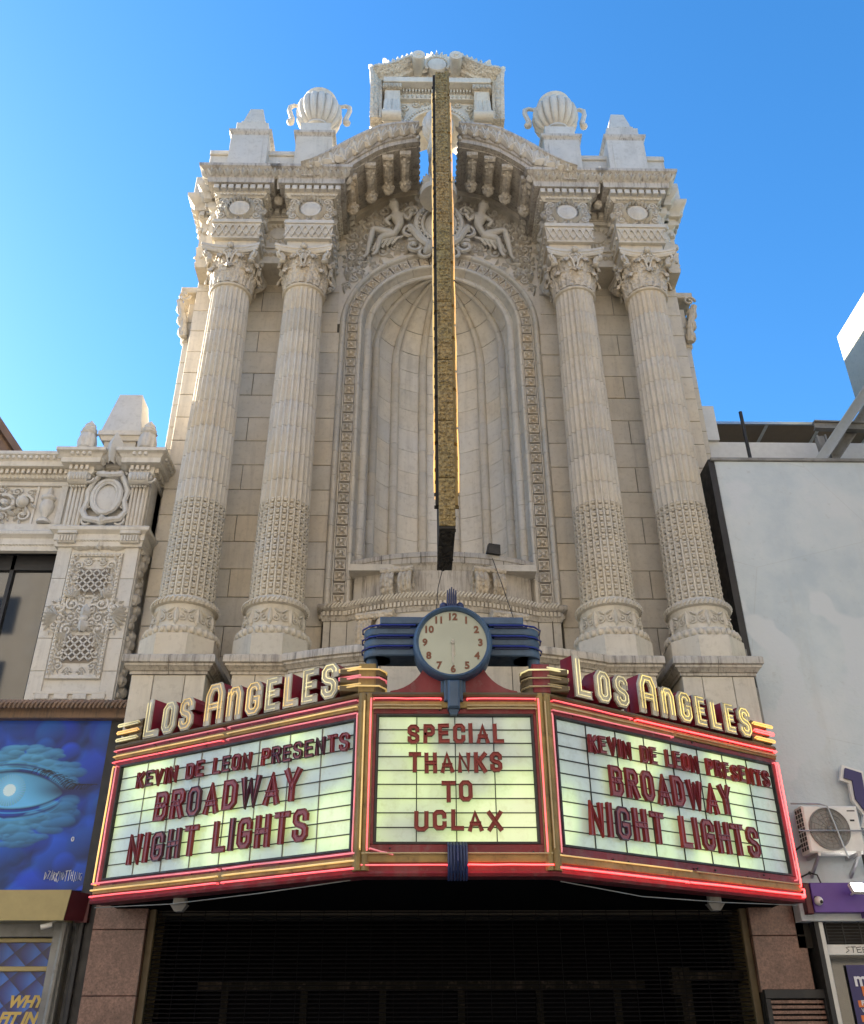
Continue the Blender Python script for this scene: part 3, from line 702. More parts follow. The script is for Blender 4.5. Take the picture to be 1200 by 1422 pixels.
# reclining winged figures beside the cartouche
def figure(s):
    J = {'pel': (1.02, 20.72, .13), 'sp1': (1.06, 20.95, .125), 'ch': (1.13, 21.22, .15), 'nk': (1.17, 21.40, .07), 'hd': (1.22, 21.53, .16), 'ht': (1.25, 21.62, .14),
         'sh1': (1.0, 21.33, .075), 'el1': (.86, 21.12, .055), 'ha1': (.76, 21.35, .04), 'sh2': (1.30, 21.26, .07), 'el2': (1.42, 21.02, .052), 'ha2': (1.30, 20.84, .04),
         'hp': (1.2, 20.66, .13), 'kn': (1.72, 20.72, .085), 'sk': (1.78, 20.4, .075), 'an': (1.86, 19.98, .045), 'ft': (1.95, 19.88, .045), 'kn2': (1.55, 20.52, .085), 'an2': (1.62, 20.08, .045), 'ft2': (1.72, 19.98, .045)}
    names = list(J); yy = {'kn': -.30, 'kn2': -.22, 'hd': -.30, 'ht': -.3, 'ch': -.2, 'el1': -.22, 'ha1': -.24, 'el2': -.27, 'ha2': -.30, 'sk': -.26}
    me = bpy.data.meshes.new('winged_figure'); E = [('pel', 'sp1'), ('sp1', 'ch'), ('ch', 'nk'), ('nk', 'hd'), ('hd', 'ht'), ('ch', 'sh1'), ('sh1', 'el1'), ('el1', 'ha1'), ('ch', 'sh2'), ('sh2', 'el2'), ('el2', 'ha2'), ('pel', 'hp'), ('hp', 'kn'), ('kn', 'sk'), ('sk', 'an'), ('an', 'ft'), ('pel', 'kn2'), ('kn2', 'an2'), ('an2', 'ft2')]
    me.from_pydata([(s*(J[n][0]*1.12-.12), yy.get(n, -.18)*1.15, 20.7+(J[n][1]-20.7)*1.15) for n in names], [(names.index(a), names.index(b)) for a, b in E], [])
    me.materials.append(M['stone']); o = bpy.data.objects.new('winged_figure', me); sc.collection.objects.link(o); o.parent = T; o.location = (XA, -.02, 0)
    sk = o.modifiers.new('skin', 'SKIN'); sk.use_smooth_shade = True
    for i, n in enumerate(names): me.skin_vertices[0].data[i].radius = (J[n][2]*1.12, J[n][2]*1.12)
    me.skin_vertices[0].data[0].use_root = True
    sb = o.modifiers.new('sub', 'SUBSURF'); sb.levels = 2; sb.render_levels = 2
    wg = MB()
    for i in range(9):
        t = i/8; wg.leaf(1.0-.02*i, 21.35+.03*i, .62-.05*i, .13, PI/2+.55-t*1.1, .06, -.10-.02*t, .25)
    for i in range(6): wg.leaf(1.05, 21.35, .3, .12, PI/2+.5-i*.2, .08, -.17)
    if s < 0: wg.xf(0, lambda p: (-p[0], p[1], p[2]))
    wg.build('wing', 'stone', o)
    h = MB().ball((s*1.26, -.37, 21.72), .12, 8, 6)
    for i in range(6): h.ball((s*(1.2+.03*i), -.38-.03*(i % 2), 21.76+.03*math.sin(i)), .055, 6, 4)
    h.build('hair', 'stone', o)
    d = MB()
    for i in range(5): d.tube([(s*(1.0+.1*i), -.16, 20.62-.02*i), (s*(1.15+.13*i), -.22, 20.5-.03*i), (s*(1.3+.13*i), -.14, 20.35-.07*i)], .045, 6)
    d.build('drapery', 'stone', o)
figure(-1); figure(1)
# ------------------------------------------------------------------ entablature over every column
def U(h, d, yb=0): return [(-h, yb), (-h, -d), (h, -d), (h, yb)]
def crown_leaves(mb, pts, z, h, y=0):
    for (x, yy, a) in pts:
        i0 = len(mb.v); 
        for q in (-1, 0, 1): mb.leaf(0, 0, h, h*.46, PI/2+q*.62, .07, 0)
        mb.ball((0, -.03, .01), .025, 5, 3)
        ca, sa = math.cos(a), math.sin(a)
        def f_(p):
            yo = p[1]-p[2]*.62*(1) ; px, pz = p[0], z+p[2]; return (x+px*ca-yo*sa, yy+px*sa+yo*ca, pz)
        mb.xf(i0, f_)
    return mb
def entab():
    Q = empty('entablature', (0, 0, 0), T)
    MB().box(-.54, .54, -1.42, .3, 18.82, 19.1, .01).build('neck_block', 'stone', Q)
    lb = MB().tbox(0, -.66, 19.1, 19.56, .58, .62, .84, .90); lb.box(-.64, .64, -1.60, 0, 19.56, 19.62, .01); lb.box(-.6, .6, -1.53, 0, 19.08, 19.13, .01)
    for i in range(7):
        x = -.51+.17*i
        for sg in (-1, 1): lb.tube([(x-.085*sg, -1.53, 19.15), (x+.085*sg, -1.58, 19.52)], .018, 5)
        lb.ball((x, -1.55, 19.33), .035, 6, 4); lb.ball((x+.085, -1.54, 19.2), .035, 6, 4); lb.ball((x+.085, -1.575, 19.47), .03, 6, 4)
    for sg in (-1, 1):
        for i in range(8): lb.ball((sg*.61, -1.4+.19*i, 19.33), .055, 6, 4)
    lb.build('lattice_band', 'stone', Q)
    MB().box(-.63, .63, -1.57, .3, 19.62, 19.72, .015).box(-.58, .58, -1.53, .3, 19.58, 19.64).build('fillet', 'stone', Q)
    fb = MB().box(-.565, .565, -1.47, .3, 19.72, 20.62, .03)
    i0, f0 = len(fb.v), len(fb.f)
    for (x, z, r, h, st) in ((.42, 20.42, .115, 1, 0), (.44, 19.92, .10, -1, 0), (.2, 20.50, .08, -1, 0), (.2, 19.85, .07, 1, 0), (.49, 20.15, .09, 1, 2)): fb.scroll(x, z, r, h, st, -1.48, 3)
    for i in range(9): a = -1.2+i*.3; fb.leaf(.3*math.cos(a), 20.17+.33*math.sin(a), .17, .1, a+.9, .1, -1.48, .2)
    fb.leaf(0, 20.44, .18, .2, PI/2, .09, -1.46); fb.leaf(0, 19.88, .14, .16, -PI/2, .07, -1.46)
    for k_ in range(14): fb.ball((.57, -1.35+.11*k_, 20.17+.2*math.sin(k_*1.9)), .09, 6, 4)
    fb.mirror(i0, f0); fb.build('scroll_frieze_block', 'stone', Q)
    MB().lathe([(.20, -.02), (.255, -.03), (.275, 0), (.275, .06)], 28, (0, -1.50, 20.16), axis='y').lathe([(.01, -.055), (.12, -.05), (.20, -.02)], 28, (0, -1.50, 20.16), axis='y').build('medallion', 'stone', Q)
    pl = U(.58, 1.5)
    e = MB().sweep(pl, [(0, 20.55), (.03, 20.57), (.09, 20.62), (.10, 20.66), (0, 20.66)])
    for (x, y, a) in along(pl, .09, .07): e.xf(0, lambda p: p); rbox(e, x, y, a, .055, .035, 20.575, 20.645)
    e.build('egg_moulding', 'stone', Q)
    MB().sweep(pl, [(.0, 20.64), (.12, 20.66), (.12, 20.84), (0, 20.84)]).build('dentil_bed', 'stone', Q)
    d = MB()
    for (x0, x1) in ((-.70, .70),):
        for i in range(8): x = x0+.01+(1.38)*i/7.35; d.box(x, x+.135, -1.73, -1.55, 20.67, 20.82, .012)
    for sg in (-1, 1):
        for i in range(8): y = -1.52+i*.187; d.box(sg*.60, sg*.725, y, y+.125, 20.67, 20.82, .012)
    d.build('dentil', 'stone', Q, kind='stuff')
    pr = [(.13, 20.84), (.27, 20.84), (.28, 20.88), (.29, 21.0), (.31, 21.02), (.33, 21.08), (.38, 21.14), (.46, 21.20), (.49, 21.22), (.50, 21.30), (.0, 21.30)]
    c = MB().sweep(pl, pr); c.box(-.9, .9, -1.9, 0, 21.24, 21.295); c.build('crown_cornice', 'stone_s', Q)
    cl = MB(); crown_leaves(cl, along(U(.58+.31, 1.5+.31), .205, .0), 21.02, .20); cl.build('leaf_moulding', 'stone', Q, kind='stuff')
    return Q
XE = (-5.17, -3.33, 3.33, 5.17)
e0 = entab(); e0.location = (XE[0], 0, 0)
for x in XE[1:]: copy_tree(e0, (x, 0, 0))
# recessed entablature between and beside the columns
for s in (-1, 1):
    Q = empty('recessed_entablature', (0, 0, 0), T)
    a, b = (s*4.6, s*3.9); a, b = min(a, b), max(a, b)
    MB().box(a-.1, b+.1, -.80, .2, 18.95, 19.1, .01).box(a-.1, b+.1, -.74, .2, 19.1, 19.5).box(a-.1, b+.1, -.80, .2, 19.5, 19.6, .01).box(a-.1, b+.1, -.70, .2, 19.6, 20.6).box(a-.1, b+.1, -.8, .2, 20.5, 20.62, .01).build('band', 'stone', Q)
    o = MB(); 
    for i in range(5): o.rosette(a+.07+.14*i, 19.3, .08, 6, -.74, .05)
    for i in range(16): an = TAU*i/16; o.leaf(s*4.25+.25*math.cos(an), 20.1+.25*math.sin(an), .15, .09, an+.6, .05, -.70)
    o.build('relief', 'stone', Q)
    MB().lathe([(.01, -.06), (.14, -.05), (.21, -.02), (.23, .05)], 24, (s*4.25, -.71, 20.1), axis='y').build('medallion', 'stone', Q)
    d = MB()
    for i in range(4): d.box(a+.03+.19*i, a+.16+.19*i, -.95, -.7, 20.66, 20.82, .012)
    d.box(a-.1, b+.1, -.82, .2, 20.62, 20.86); d.build('dentil', 'stone', Q, kind='stuff')
    MB().box(a-.1, b+.1, -1.25, .2, 20.86, 21.05, .02).build('soffit_slab', 'stone_s', Q)
    MB().ball((s*4.25, -1.2, 20.8), .14, 8, 5).build('soffit_rosette', 'carved_f', Q)
    MB().tube([(s*4.22, -1.95, 21.42), (s*4.22, -1.55, 20.85)], .035, 8).build('rod', 'white_p', Q)
    # stepped returns towards the flank
    for (xo, d_, xi) in ((6.02, 1.02, 5.6), (6.36, .62, 5.9)):
        Q2 = empty('stepped_cornice', (0, 0, 0), T)
        pl = [(-xo+.0, .6), (-xo+.0, -d_), (-xi, -d_)] if s < 0 else [(xi, -d_), (xo, -d_), (xo, .6)]
        MB().sweep(pl, [(-.4, 18.95), (0, 18.95), (.02, 19.1), (0, 19.12), (.02, 19.5), (.04, 19.62), (0, 19.64), (0, 20.55), (.09, 20.62), (.1, 20.66), (.1, 20.84), (.2, 20.84), (.22, 21.0), (.26, 21.04), (.38, 21.2), (.40, 21.3), (-.5, 21.3)]).build('cornice', 'stone', Q2)
        d = MB()
        for (x, y, an) in along(pl, .19, .09): rbox(d, x, y, an, .125, .1, 20.67, 20.82)
        d.build('dentil', 'stone', Q2, kind='stuff')
        o = MB(); crown_leaves(o, along(pl, .205, .23), 21.02, .2)
        for (x, y, an) in along(pl, .16, .02): o.ball((x, y, 20.05+.25*math.sin(x*9+y*7)), .11, 6, 4); o.ball((x, y, 19.3), .05, 6, 4)
        o.build('relief', 'stone', Q2, kind='stuff')
# ------------------------------------------------------------------ broken curved pediment
CX = np.array([-3.62, -3.3, -3.02, -2.75, -2.48, -2.2, -1.92, -1.6, -1.33, -1.06, -.8, -.54])
CZ = np.array([21.25, 21.43, 21.64, 21.87, 22.11, 22.34, 22.55, 22.76, 22.85, 22.90, 22.93, 22.94])
def top(x): return float(np.interp(x, CX, CZ))
def th(x): return float(np.interp(x, [-3.6, -2.45, -1.9, -1.3, -.54], [.1, .72, .62, .50, .38]))
def pediment():
    Q = empty('broken_pediment', (0, 0, 0), T)
    v = []; xs = np.linspace(-3.6, -.54, 40); pr = []
    for x in xs:
        t, h = top(x), th(x); z2 = t-h
        pr = [(.3, t), (-2.10, t), (-2.12, t-.02), (-2.12, t-.10*h/.6), (-2.06, t-.16*h/.6), (-1.98, t-.6*h), (-1.93, z2), (-1.88, z2-.02), (-1.87, z2-.15), (-1.72, z2-.16), (-1.72, z2-.2), (.1, z2-.2)]
        v += [(x, y, z) for y, z in pr]
    n = len(pr); f = [(i*n+j, i*n+j+1, (i+1)*n+j+1, (i+1)*n+j) for i in range(39) for j in range(n-1)]
    MB().add(v, f+[tuple(range(n-1, -1, -1)), tuple(39*n+j for j in range(n))]).build('raking_cornice', 'stone_s', Q)
    lf = MB()
    xx = -3.35; sgn = 0
    while xx < -.6:
        h = th(xx); sl = math.atan2(top(xx+.05)-top(xx-.05), .1)
        for q in (-1, -.35, .35, 1): 
            i0 = len(lf.v); lf.leaf(0, 0, h*.74, h*.26+.04, PI/2+q*.62, .07, 0, .15*q)
            lf.xf(i0, lambda p: (xx+p[0], -1.96+p[1]-.17*p[2]/max(h, .2), top(xx)-h*.92+p[2]+p[0]*math.tan(sl)))
        lf.ball((xx, -2.0, top(xx)-h*.9), .05, 6, 4); xx += .26+.08*h
    lf.build('acanthus_moulding', 'stone', Q, kind='stuff')
    en = MB()
    for i in range(9): en.leaf(0, 0, .2, .12, 0, .04); 
    en = MB()
    for i in range(10):
        y = -1.9+.19*i
        en.ball((-.56, y, 22.5), .07, 6, 4); en.ball((-.55, y+.08, 22.66), .06, 6, 4)
    en.build('end_relief', 'stone', Q)
    mo = MB(); 
    mo.box(-.15, .15, -1.66, -.7, -.15, 0, .015); mo.tube([(-.15, -1.62, -.08), (.15, -1.62, -.08)], .095, 8)
    mo.box(-.12, .12, -1.5, -.7, -.24, -.1, .02); mo.tube([(0, -1.55, -.12), (0, -1.25, -.28), (0, -1.0, -.25), (0, -.85, -.34)], [.08, .11, .11, .12], 6)
    mo.ball((0, -.82, -.40), .16, 8, 6, (1, .9, 1.1)); mo.ball((0, -.94, -.46), .07, 6, 4); mo.ball((.12, -.85, -.33), .07, 6, 4); mo.ball((-.12, -.85, -.33), .07, 6, 4); mo.ball((0, -.8, -.52), .07, 6, 4)
    m0 = None
    for x in (-2.32, -1.83, -1.37, -.90):
        z = top(x)-th(x)-.2
        if m0 is None: m0 = mo.build('modillion', 'carved_f', Q, (x, 0, z))
        else: inst(m0, (x, 0, z), None, Q)
    mb = MB()
    pts = [(-3.6, 21.2)]+[(x, top(x)-.02) for x in np.linspace(-3.5, -.56, 16)]+[(-.56, 22.3), (-.56, 21.8), (-2.6, 20.6)]
    mb.poly(pts, -.02, .9); xs_ = np.linspace(-2.75, -.56, 14); mb.poly([(x, top(x)-th(x)-.15) for x in xs_][::-1]+[(x, top(x)-th(x)-.38) for x in xs_], -.30, .0); mb.build('tympanum', 'stone', Q)
    return Q
p0 = pediment(); copy_tree(p0, (0, 0, 0), scale=(-1, 1, 1))
for s in (-1, 1):
    part(MB().box(s*6.3, s*3.2, -1.1, .9, 21.25, 22.7, .02).box(s*6.3, s*3.2, -1.16, .95, 22.68, 22.85, .02), 'attic_parapet')
    part(MB().box(s*6.6, s*5.6, -1.0, .9, 21.3, 21.95, .02), 'attic_step')
# ------------------------------------------------------------------ obelisks, urns
def obelisk():
    Q = empty('obelisk', (0, 0, 0), T)
    MB().box(-.52, .52, -.50, .5, 21.3, 23.2, .01).box(-.38, .38, -.515, -.4, 21.6, 23.02).build('pedestal', 'stone', Q)
    MB().sweep([(-.52, .5), (-.52, -.5), (.52, -.5), (.52, .5)], [(-.5, 23.18), (0, 23.18), (.02, 23.24), (.06, 23.28), (.07, 23.36), (-.5, 23.36)]).build('cap_moulding', 'stone_s', Q)
    MB().box(-.44, .44, -.44, .44, 23.36, 23.80, .015).build('block', 'stone', Q)
    t = MB().tbox(0, 0, 23.80, 23.90, .30, .33).tbox(0, 0, 23.90, 23.98, .34, .34)
    for i in range(9): t.box(-.33+.077*i, -.33+.077*i+.05, -.36, .3, 23.88, 23.96, .005)
    t.build('ribbed_moulding', 'stone', Q)
    MB().tbox(0, 0, 23.98, 24.72, .31, .185).build('shaft', 'stone', Q, smooth=False)
    return Q
ob = obelisk(); ob.location = (-5.2, -.9, 0); copy_tree(ob, (5.2, -.9, 0))
def lobes(n, d): return lambda a, z: 1-d*(1-abs(math.sin(a*n/2)))**1.6
def urn():
    Q = empty('urn', (0, 0, 0), T)
    MB().box(-.50, .50, -.48, .5, 21.3, 23.2, .01).box(-.37, .37, -.5, -.4, 21.6, 23.02).build('pedestal', 'stone', Q)
    MB().sweep([(-.50, .5), (-.50, -.48), (.50, -.48), (.50, .5)], [(-.5, 23.18), (0, 23.18), (.02, 23.24), (.07, 23.28), (.08, 23.36), (-.5, 23.36)]).build('cap_moulding', 'stone_s', Q)
    MB().box(-.42, .42, -.42, .42, 23.36, 23.86, .015).build('block', 'stone', Q)
    MB().lathe([(.32, 23.86), (.33, 23.92), (.26, 23.97), (.26, 24.02), (.36, 24.06), (.36, 24.12), (.29, 24.16)], 32).build('foot', 'stone', Q)
    pr = [(.27, 24.12), (.42, 24.2), (.56, 24.42), (.635, 24.7), (.645, 24.92), (.60, 25.14), (.50, 25.3)]
    MB().lathe(pr, 112, fn=lobes(16, .16)).build('lobed_body', 'stone', Q)
    MB().lathe([(.48, 25.26), (.42, 25.32), (.41, 25.4), (.45, 25.52), (.46, 25.56), (.43, 25.58), (.28, 25.5), (.26, 25.3)], 36).build('neck', 'stone', Q)
    h = MB(); pts = [(.46, 0, 25.2), (.58, 0, 25.3), (.72, 0, 25.34), (.83, 0, 25.26), (.84, 0, 25.08), (.79, 0, 24.86), (.74, 0, 24.66), (.74, 0, 24.48), (.80, 0, 24.44), (.83, 0, 24.52)]
    h.tube(pts, [.06, .055, .06, .07, .07, .07, .075, .07, .06, .04], 8); h.spiral(.50, 25.28, .1, 1.3, 1, 0, .5, 0); h.ball((.78, 0, 24.5), .11, 8, 6)
    o = h.build('handle', 'stone', Q); inst(o, (0, 0, 0), None, Q, (-1, 1, 1)); return Q
ur = urn()
for ch in ur.children:
    if ch.name.split('.')[0] in ('foot', 'lobed_body', 'neck', 'handle'): ch.location.z = 23.86*(1-.88); ch.scale = (ch.scale[0]*1.04, 1.04, .88)
ur.location = (-3.43, -.9, 0); copy_tree(ur, (3.43, -.9, 0))
# ------------------------------------------------------------------ twisted finial between the pediment halves
Q = empty('twisted_finial', (0, -1.0, 0), T)
MB().lathe([(.12, 23.58), (.2, 23.62), (.34, 23.75), (.44, 23.98), (.46, 24.2), (.42, 24.4), (.3, 24.6), (.16, 24.72)], 84, fn=lobes(12, .12)).build('lobed_body', 'stone', Q)
MB().lathe([(.15, 24.7), (.2, 24.78), (.2, 24.84), (.06, 24.95), (.0, 25.05)], 20).build('tip', 'stone', Q)
tw = MB()
for k_ in range(3):
    tw.tube([(.12*math.cos(a_*1.0+k_*TAU/3), .12*math.sin(a_+k_*TAU/3), 21.5+a_*.26) for a_ in np.linspace(0, 8.2, 50)], .155, 10)
tw.build('twisted_stem', 'stone', Q)
MB().ball((0, 0, 23.2), .31, 20, 10, (1, 1, .8)).ball((0, 0, 22.75), .27, 20, 10, (1, 1, .8)).lathe([(.5, 21.2), (.5, 21.5), (.3, 21.7), (.24, 22.2), (.2, 22.6)], 24).build('knop', 'stone', Q)
f_ = MB()
for i in range(5): f_.leaf(.15, 21.35, .62-.06*i, .17, PI/2-.12-.26*i, .12, -.3, .25)
f_.mirror(); f_.build('shell', 'stone', Q)
# ------------------------------------------------------------------ aedicule on top
Q = empty('aedicule', (.0, 0, 0), T)
AY = -.85
def archwall(mb, x1, z0, sp, r, zt, ya, yb, K=24):
    pts = [(-x1, z0), (-r, z0)]+[(-r*math.cos(PI*i/K), sp+r*math.sin(PI*i/K)) for i in range(K+1)]+[(r, z0), (x1, z0), (x1, zt), (-x1, zt)]
    v = []; 
    inner = [(-r, z0)]+[(-r*math.cos(PI*i/K), sp+r*math.sin(PI*i/K)) for i in range(K+1)]+[(r, z0)]
    outer = [(-x1, z0)]+[(-x1+(2*x1)*i/K, zt) if True else 0 for i in range(K+1)]+[(x1, z0)]
    n = len(inner)
    for y in (ya, yb): v += [(a, y, b) for a, b in inner]+[(a, y, b) for a, b in outer]
    f = []
    for i in range(n-1):
        f += [(i, i+1, n+i+1, n+i), (2*n+i+1, 2*n+i, 3*n+i, 3*n+i+1), (i+1, i, 2*n+i, 2*n+i+1), (n+i, n+i+1, 3*n+i+1, 3*n+i)]
    return mb.add(v, f)
archwall(MB(), 1.75, 22.9, 24.62, .84, 26.2, -.55, .75).build('arch_wall', 'stone', Q, ang=30)
for s in (-1, 1): MB().box(s*2.12, s*.9, -.45, .7, 22.9, 24.5, .02).build('base_block', 'stone', Q)
a_ = MB()
for i in range(29): t = PI*i/28; a_.ball((-.93*math.cos(t), -.60, 24.62+.93*math.sin(t)), .052, 6, 4)
a_.tube([(-.85*math.cos(PI*i/24), -.58, 24.62+.85*math.sin(PI*i/24)) for i in range(25)], .045, 6); a_.tube([(-1.02*math.cos(PI*i/24), -.58, 24.62+1.02*math.sin(PI*i/24)) for i in range(25)], .045, 6)
a_.build('archivolt', 'stone', Q)
sp_ = MB()
for (x, z, r, h) in ((.98, 25.55, .15, 1), (.62, 25.72, .11, -1), (.3, 25.8, .08, 1), (1.1, 25.2, .09, -1)): sp_.scroll(x, z, r, h, 1, -.56, 4)
sp_.mirror(); sp_.build('spandrel_relief', 'stone', Q)
for s in (-1, 1):
    c = MB().box(s*1.1, s*1.56, -.88, .2, 25.3, 26.0, .02).box(s*1.16, s*1.50, -.92, -.8, 25.5, 25.9, .01)
    pts = [(s*1.33, -.86, 25.5), (s*1.33, -.92, 25.2), (s*1.33, -1.0, 24.95), (s*1.33, -1.02, 24.75)]
    for dx in (-.17, -.06, .06, .17): c.tube([(p[0]+dx, p[1], p[2]) for p in pts], .075, 8)
    c.tube([(s*1.05, -.98, 24.68), (s*1.61, -.98, 24.68)], .17, 12); c.box(s*1.08, s*1.58, -.9, 0, 24.5, 25.4, .02)
    c.build('console', 'stone', Q)
    k_ = MB().box(s*1.05, s*1.62, -.98, .2, 26.0, 26.18, .02)
    for i in range(6): k_.leaf(s*(1.1+.09*i), 25.98, .2, .09, PI/2, .06, -.97); k_.ball((s*(1.1+.09*i), -.98, 26.05), .04, 5, 3)
    k_.build('console_cap', 'carved_f', Q)
    si = MB().box(s*1.6, s*1.9, -.35, .7, 24.45, 26.2, .03)
    si.spiral(s*1.74, 24.72, .2, 1.5, -s, 0, .6, -.36); si.tube([(s*1.62, -.4, 25.2), (s*1.72, -.42, 25.0), (s*1.95, -.42, 24.8)], .09, 7); si.rosette(s*1.9, 24.15, .22, 7, -.46, .08)
    for i in range(6): si.leaf(s*1.7, 25.1+.2*i, .25, .17, PI/2, .08, -.35)
    si.build('side_scroll', 'stone', Q)
ef = MB().box(-1.55, 1.55, -.70, .5, 25.85, 26.2, .01).box(-1.6, 1.6, -1.02, .5, 26.2, 26.42, .015)
ef.build('entablature_band', 'stone', Q)
d = MB()
for i in range(22): d.box(-1.03+.095*i, -.98+.095*i, -.80, -.7, 26.06, 26.18, .005)
for i in range(16): d.leaf(-1.0+.133*i, 25.88, .15, .1, PI/2, .05, -.70)
d.build('dentil', 'stone', Q, kind='stuff')
# outer frame: deep eared cornice up both sides and two raking lengths
for s in (-1, 1):
    v = []; path = [(1.98, 24.9), (1.98, 26.2), (2.02, 26.6), (1.84, 26.78), (1.55, 26.82), (1.3, 26.93), (1.0, 27.16), (.62, 27.38)]
    pr = [(.0, -1.18), (-.10, -1.20), (-.14, -1.10), (-.22, -1.02), (-.26, -.9), (-.34, -.86), (-.36, -.6), (-.36, .7)]
    for i, (x, z) in enumerate(path):
        a = path[max(0, i-1)]; b = path[min(len(path)-1, i+1)]; dx, dz = b[0]-a[0], b[1]-a[1]; L = math.hypot(dx, dz); nx, nz = dz/L, -dx/L
        yb = -.5 if i == 0 else 0
        for (o, y) in pr: v.append((s*(x+nx*o), y if i else max(y, -.75), z+nz*o))
        v.append((s*(x), .7, z))
    n = len(pr)+1; f = [(i*n+j, (i+1)*n+j, (i+1)*n+(j+1) % n, i*n+(j+1) % n) for i in range(len(path)-1) for j in range(n)]
    if s < 0: f = [tuple(reversed(q)) for q in f]
    MB().add(v, f+[tuple(range(n)), tuple((len(path)-1)*n+j for j in range(n))]).build('raking_cornice', 'carved_f', Q)
    lf = MB()
    for i in range(9):
        x, z = 1.85-.14*i, 26.60+.082*i; lf.leaf(s*x, z, .24, .13, PI/2-.2*s, .06, -1.1); lf.ball((s*x, -1.14, z+.02), .035, 5, 3)
    for i in range(8): lf.ball((s*1.93, -1.02+.2*i, 26.3), .06, 6, 4); lf.ball((s*1.93, -.7, 25.0+.2*i), .07, 6, 4)
    lf.build('leaf_moulding', 'stone', Q, kind='stuff')
    sc_ = MB().lathe([(.19, -1.35), (.20, -1.30), (.185, -1.2), (.17, -.5)], 20, (s*.56, 0, 27.02), axis='y')
    sc_.lathe([(.05, -1.40), (.07, -1.36), (.12, -1.37), (.15, -1.35), (.19, -1.34)], 20, (s*.56, 0, 27.02), axis='y'); sc_.build('scroll_end', 'stone', Q)
    MB().lathe([(.05, 0), (.09, .1), (.03, .3), (.005, .45)], 8, (s*.58, -.8, 27.25)).build('small_finial', 'stone', Q)
MB().poly([(-1.6, 26.4), (1.6, 26.4), (1.25, 26.78), (.55, 27.1), (-.55, 27.1), (-1.25, 26.78)], -.72, .5).build('pediment_field', 'stone', Q)
c = MB().lathe([(.01, -.99), (.28, -.98), (.30, -.95), (.30, -.3)], 28, (0, 0, 27.12), axis='y'); c.build('medallion', 'stone', Q)
c = MB()
for i in range(18): a = -.4+TAU*.64*i/17; c.leaf(.32*math.cos(a), 27.12+.34*math.sin(a), .2, .13, a, .09, -.85); c.ball((.36*math.cos(a), -.95, 27.12+.38*math.sin(a)), .06, 6, 4)
for i in range(9): c.leaf(-1.2+.3*i, 26.5, .2, .16, PI/2+.3*(i-4)*.3, .1, -.8); c.ball((-1.05+.26*i, -.85, 26.52), .08, 6, 4)
c.box(-.36, .36, -.7, .2, 27.2, 27.6, .03)
for i in range(9): a = PI/2+(i-4)*.27; c.leaf(.1*math.cos(a), 27.28+.1*math.sin(a), .62-.05*abs(i-4), .16, a, .12, -.82)
for sx in (-1, 1): c.spiral(sx*.36, 27.42, .13, 1.4, sx, 0, .6, -.8); c.spiral(sx*1.0, 27.28, .15, 1.4, -sx, 0, .6, -.9); c.leaf(sx*1.45, 27.0, .4, .2, PI/2-sx*.5, .12, -.95); c.leaf(sx*1.85, 26.75, .35, .2, PI/2-sx*.7, .12, -.95)
c.box(-.2, .2, -.7, .2, 27.2, 27.6, .03); c.leaf(0, 27.35, .4, .4, PI/2, .12, -.8); c.leaf(.2, 27.35, .35, .25, 1.2, .1, -.8); c.leaf(-.2, 27.35, .35, .25, PI-1.2, .1, -.8)
c.build('crest_relief', 'stone', Q)
# ================================================================== vertical blade sign seen edge-on
V = empty('vertical_sign', (.02, -1.6, 9.75)); tag(V, 'tall narrow blade sign seen edge-on, pitted olive-gold metal with amber neon', 'sign')
def bpart(mb, name, mat, **k): mb.xf(0, lambda p: (p[0], p[1]+1.6, p[2]-9.75)); return mb.build(name, mat, V, **k)
zj = [11.2, 12.4, 13.9, 15.3, 15.9, 17.0, 18.1, 19.35, 20.6, 22.4, 23.3]; zj = [9.79, 10.85, 12.2, 13.75, 15.35, 16.9, 18.05, 19.5, 20.9, 22.2, 23.3]
rb = random.Random(3)
for a, b in zip(zj[:-1], zj[1:]):
    m_ = MB().box(-.155, .155, -3.3, -3.24, a+.01, b-.01, .008)
    for i in range(int((b-a)/.1)):
        for x in (-.12, -.04, .04, .12):
            if rb.random() < .85: m_.ball((x+rb.uniform(-.015, .015), -3.30, a+.06+.1*i+rb.uniform(-.02, .02)), rb.uniform(.022, .042), 5, 3)
    bpart(m_, 'edge_panel', 'blade')
bpart(MB().box(-.145, .145, -3.24, -1.6, 9.80, 23.28), 'body', 'darkmetal')
m_ = MB().box(-.15, .15, -3.29, -1.55, 9.74, 9.80, .01)
for i in range(60): m_.ball((rb.uniform(-.13, .13), rb.uniform(-3.25, -1.6), 9.75), rb.uniform(.03, .06), 5, 3)
bpart(m_, 'underside_cover', 'darkmetal')  # underside is near black, darker than the edge panels
for s in (-1, 1):
    e_ = MB()
    z = 10.3
    while z < 22.6:
        l = rb.uniform(.8, 1.5)
        e_.box(s*.150, s*.215, -3.2, -3.14, z, z+l-.08, .006)
        for q in range(int(l/.28)): e_.box(s*.15, s*.235, -3.1, -3.05, z+.28*q, z+.28*q+.05)
        z += l
    bpart(e_, 'tube_channel', 'gold' if s > 0 else 'darkmetal')
    for (yy, off) in ((-3.17, .232), (-2.9, .21)):
        z = 10.6
        while z < (22.3 if s > 0 else 22.0):
            l = rb.uniform(.9, 1.8); bpart(MB().tube([(s*off, yy, z), (s*(off+.01), yy-.01, z+l*.5), (s*off, yy, min(22.6, z+l-.07))], .014, 6), 'neon_tube', 'nora' if (s > 0 or rb.random() < .45) else 'nyel'); z += l
bpart(MB().box(-.05, .05, -1.6, -.4, 22.7, 22.8).box(-.05, .05, -1.6, .2, 12.0, 12.1).box(-.05, .05, -1.6, .2, 17.0, 17.1), 'support_arm', 'darkmetal')
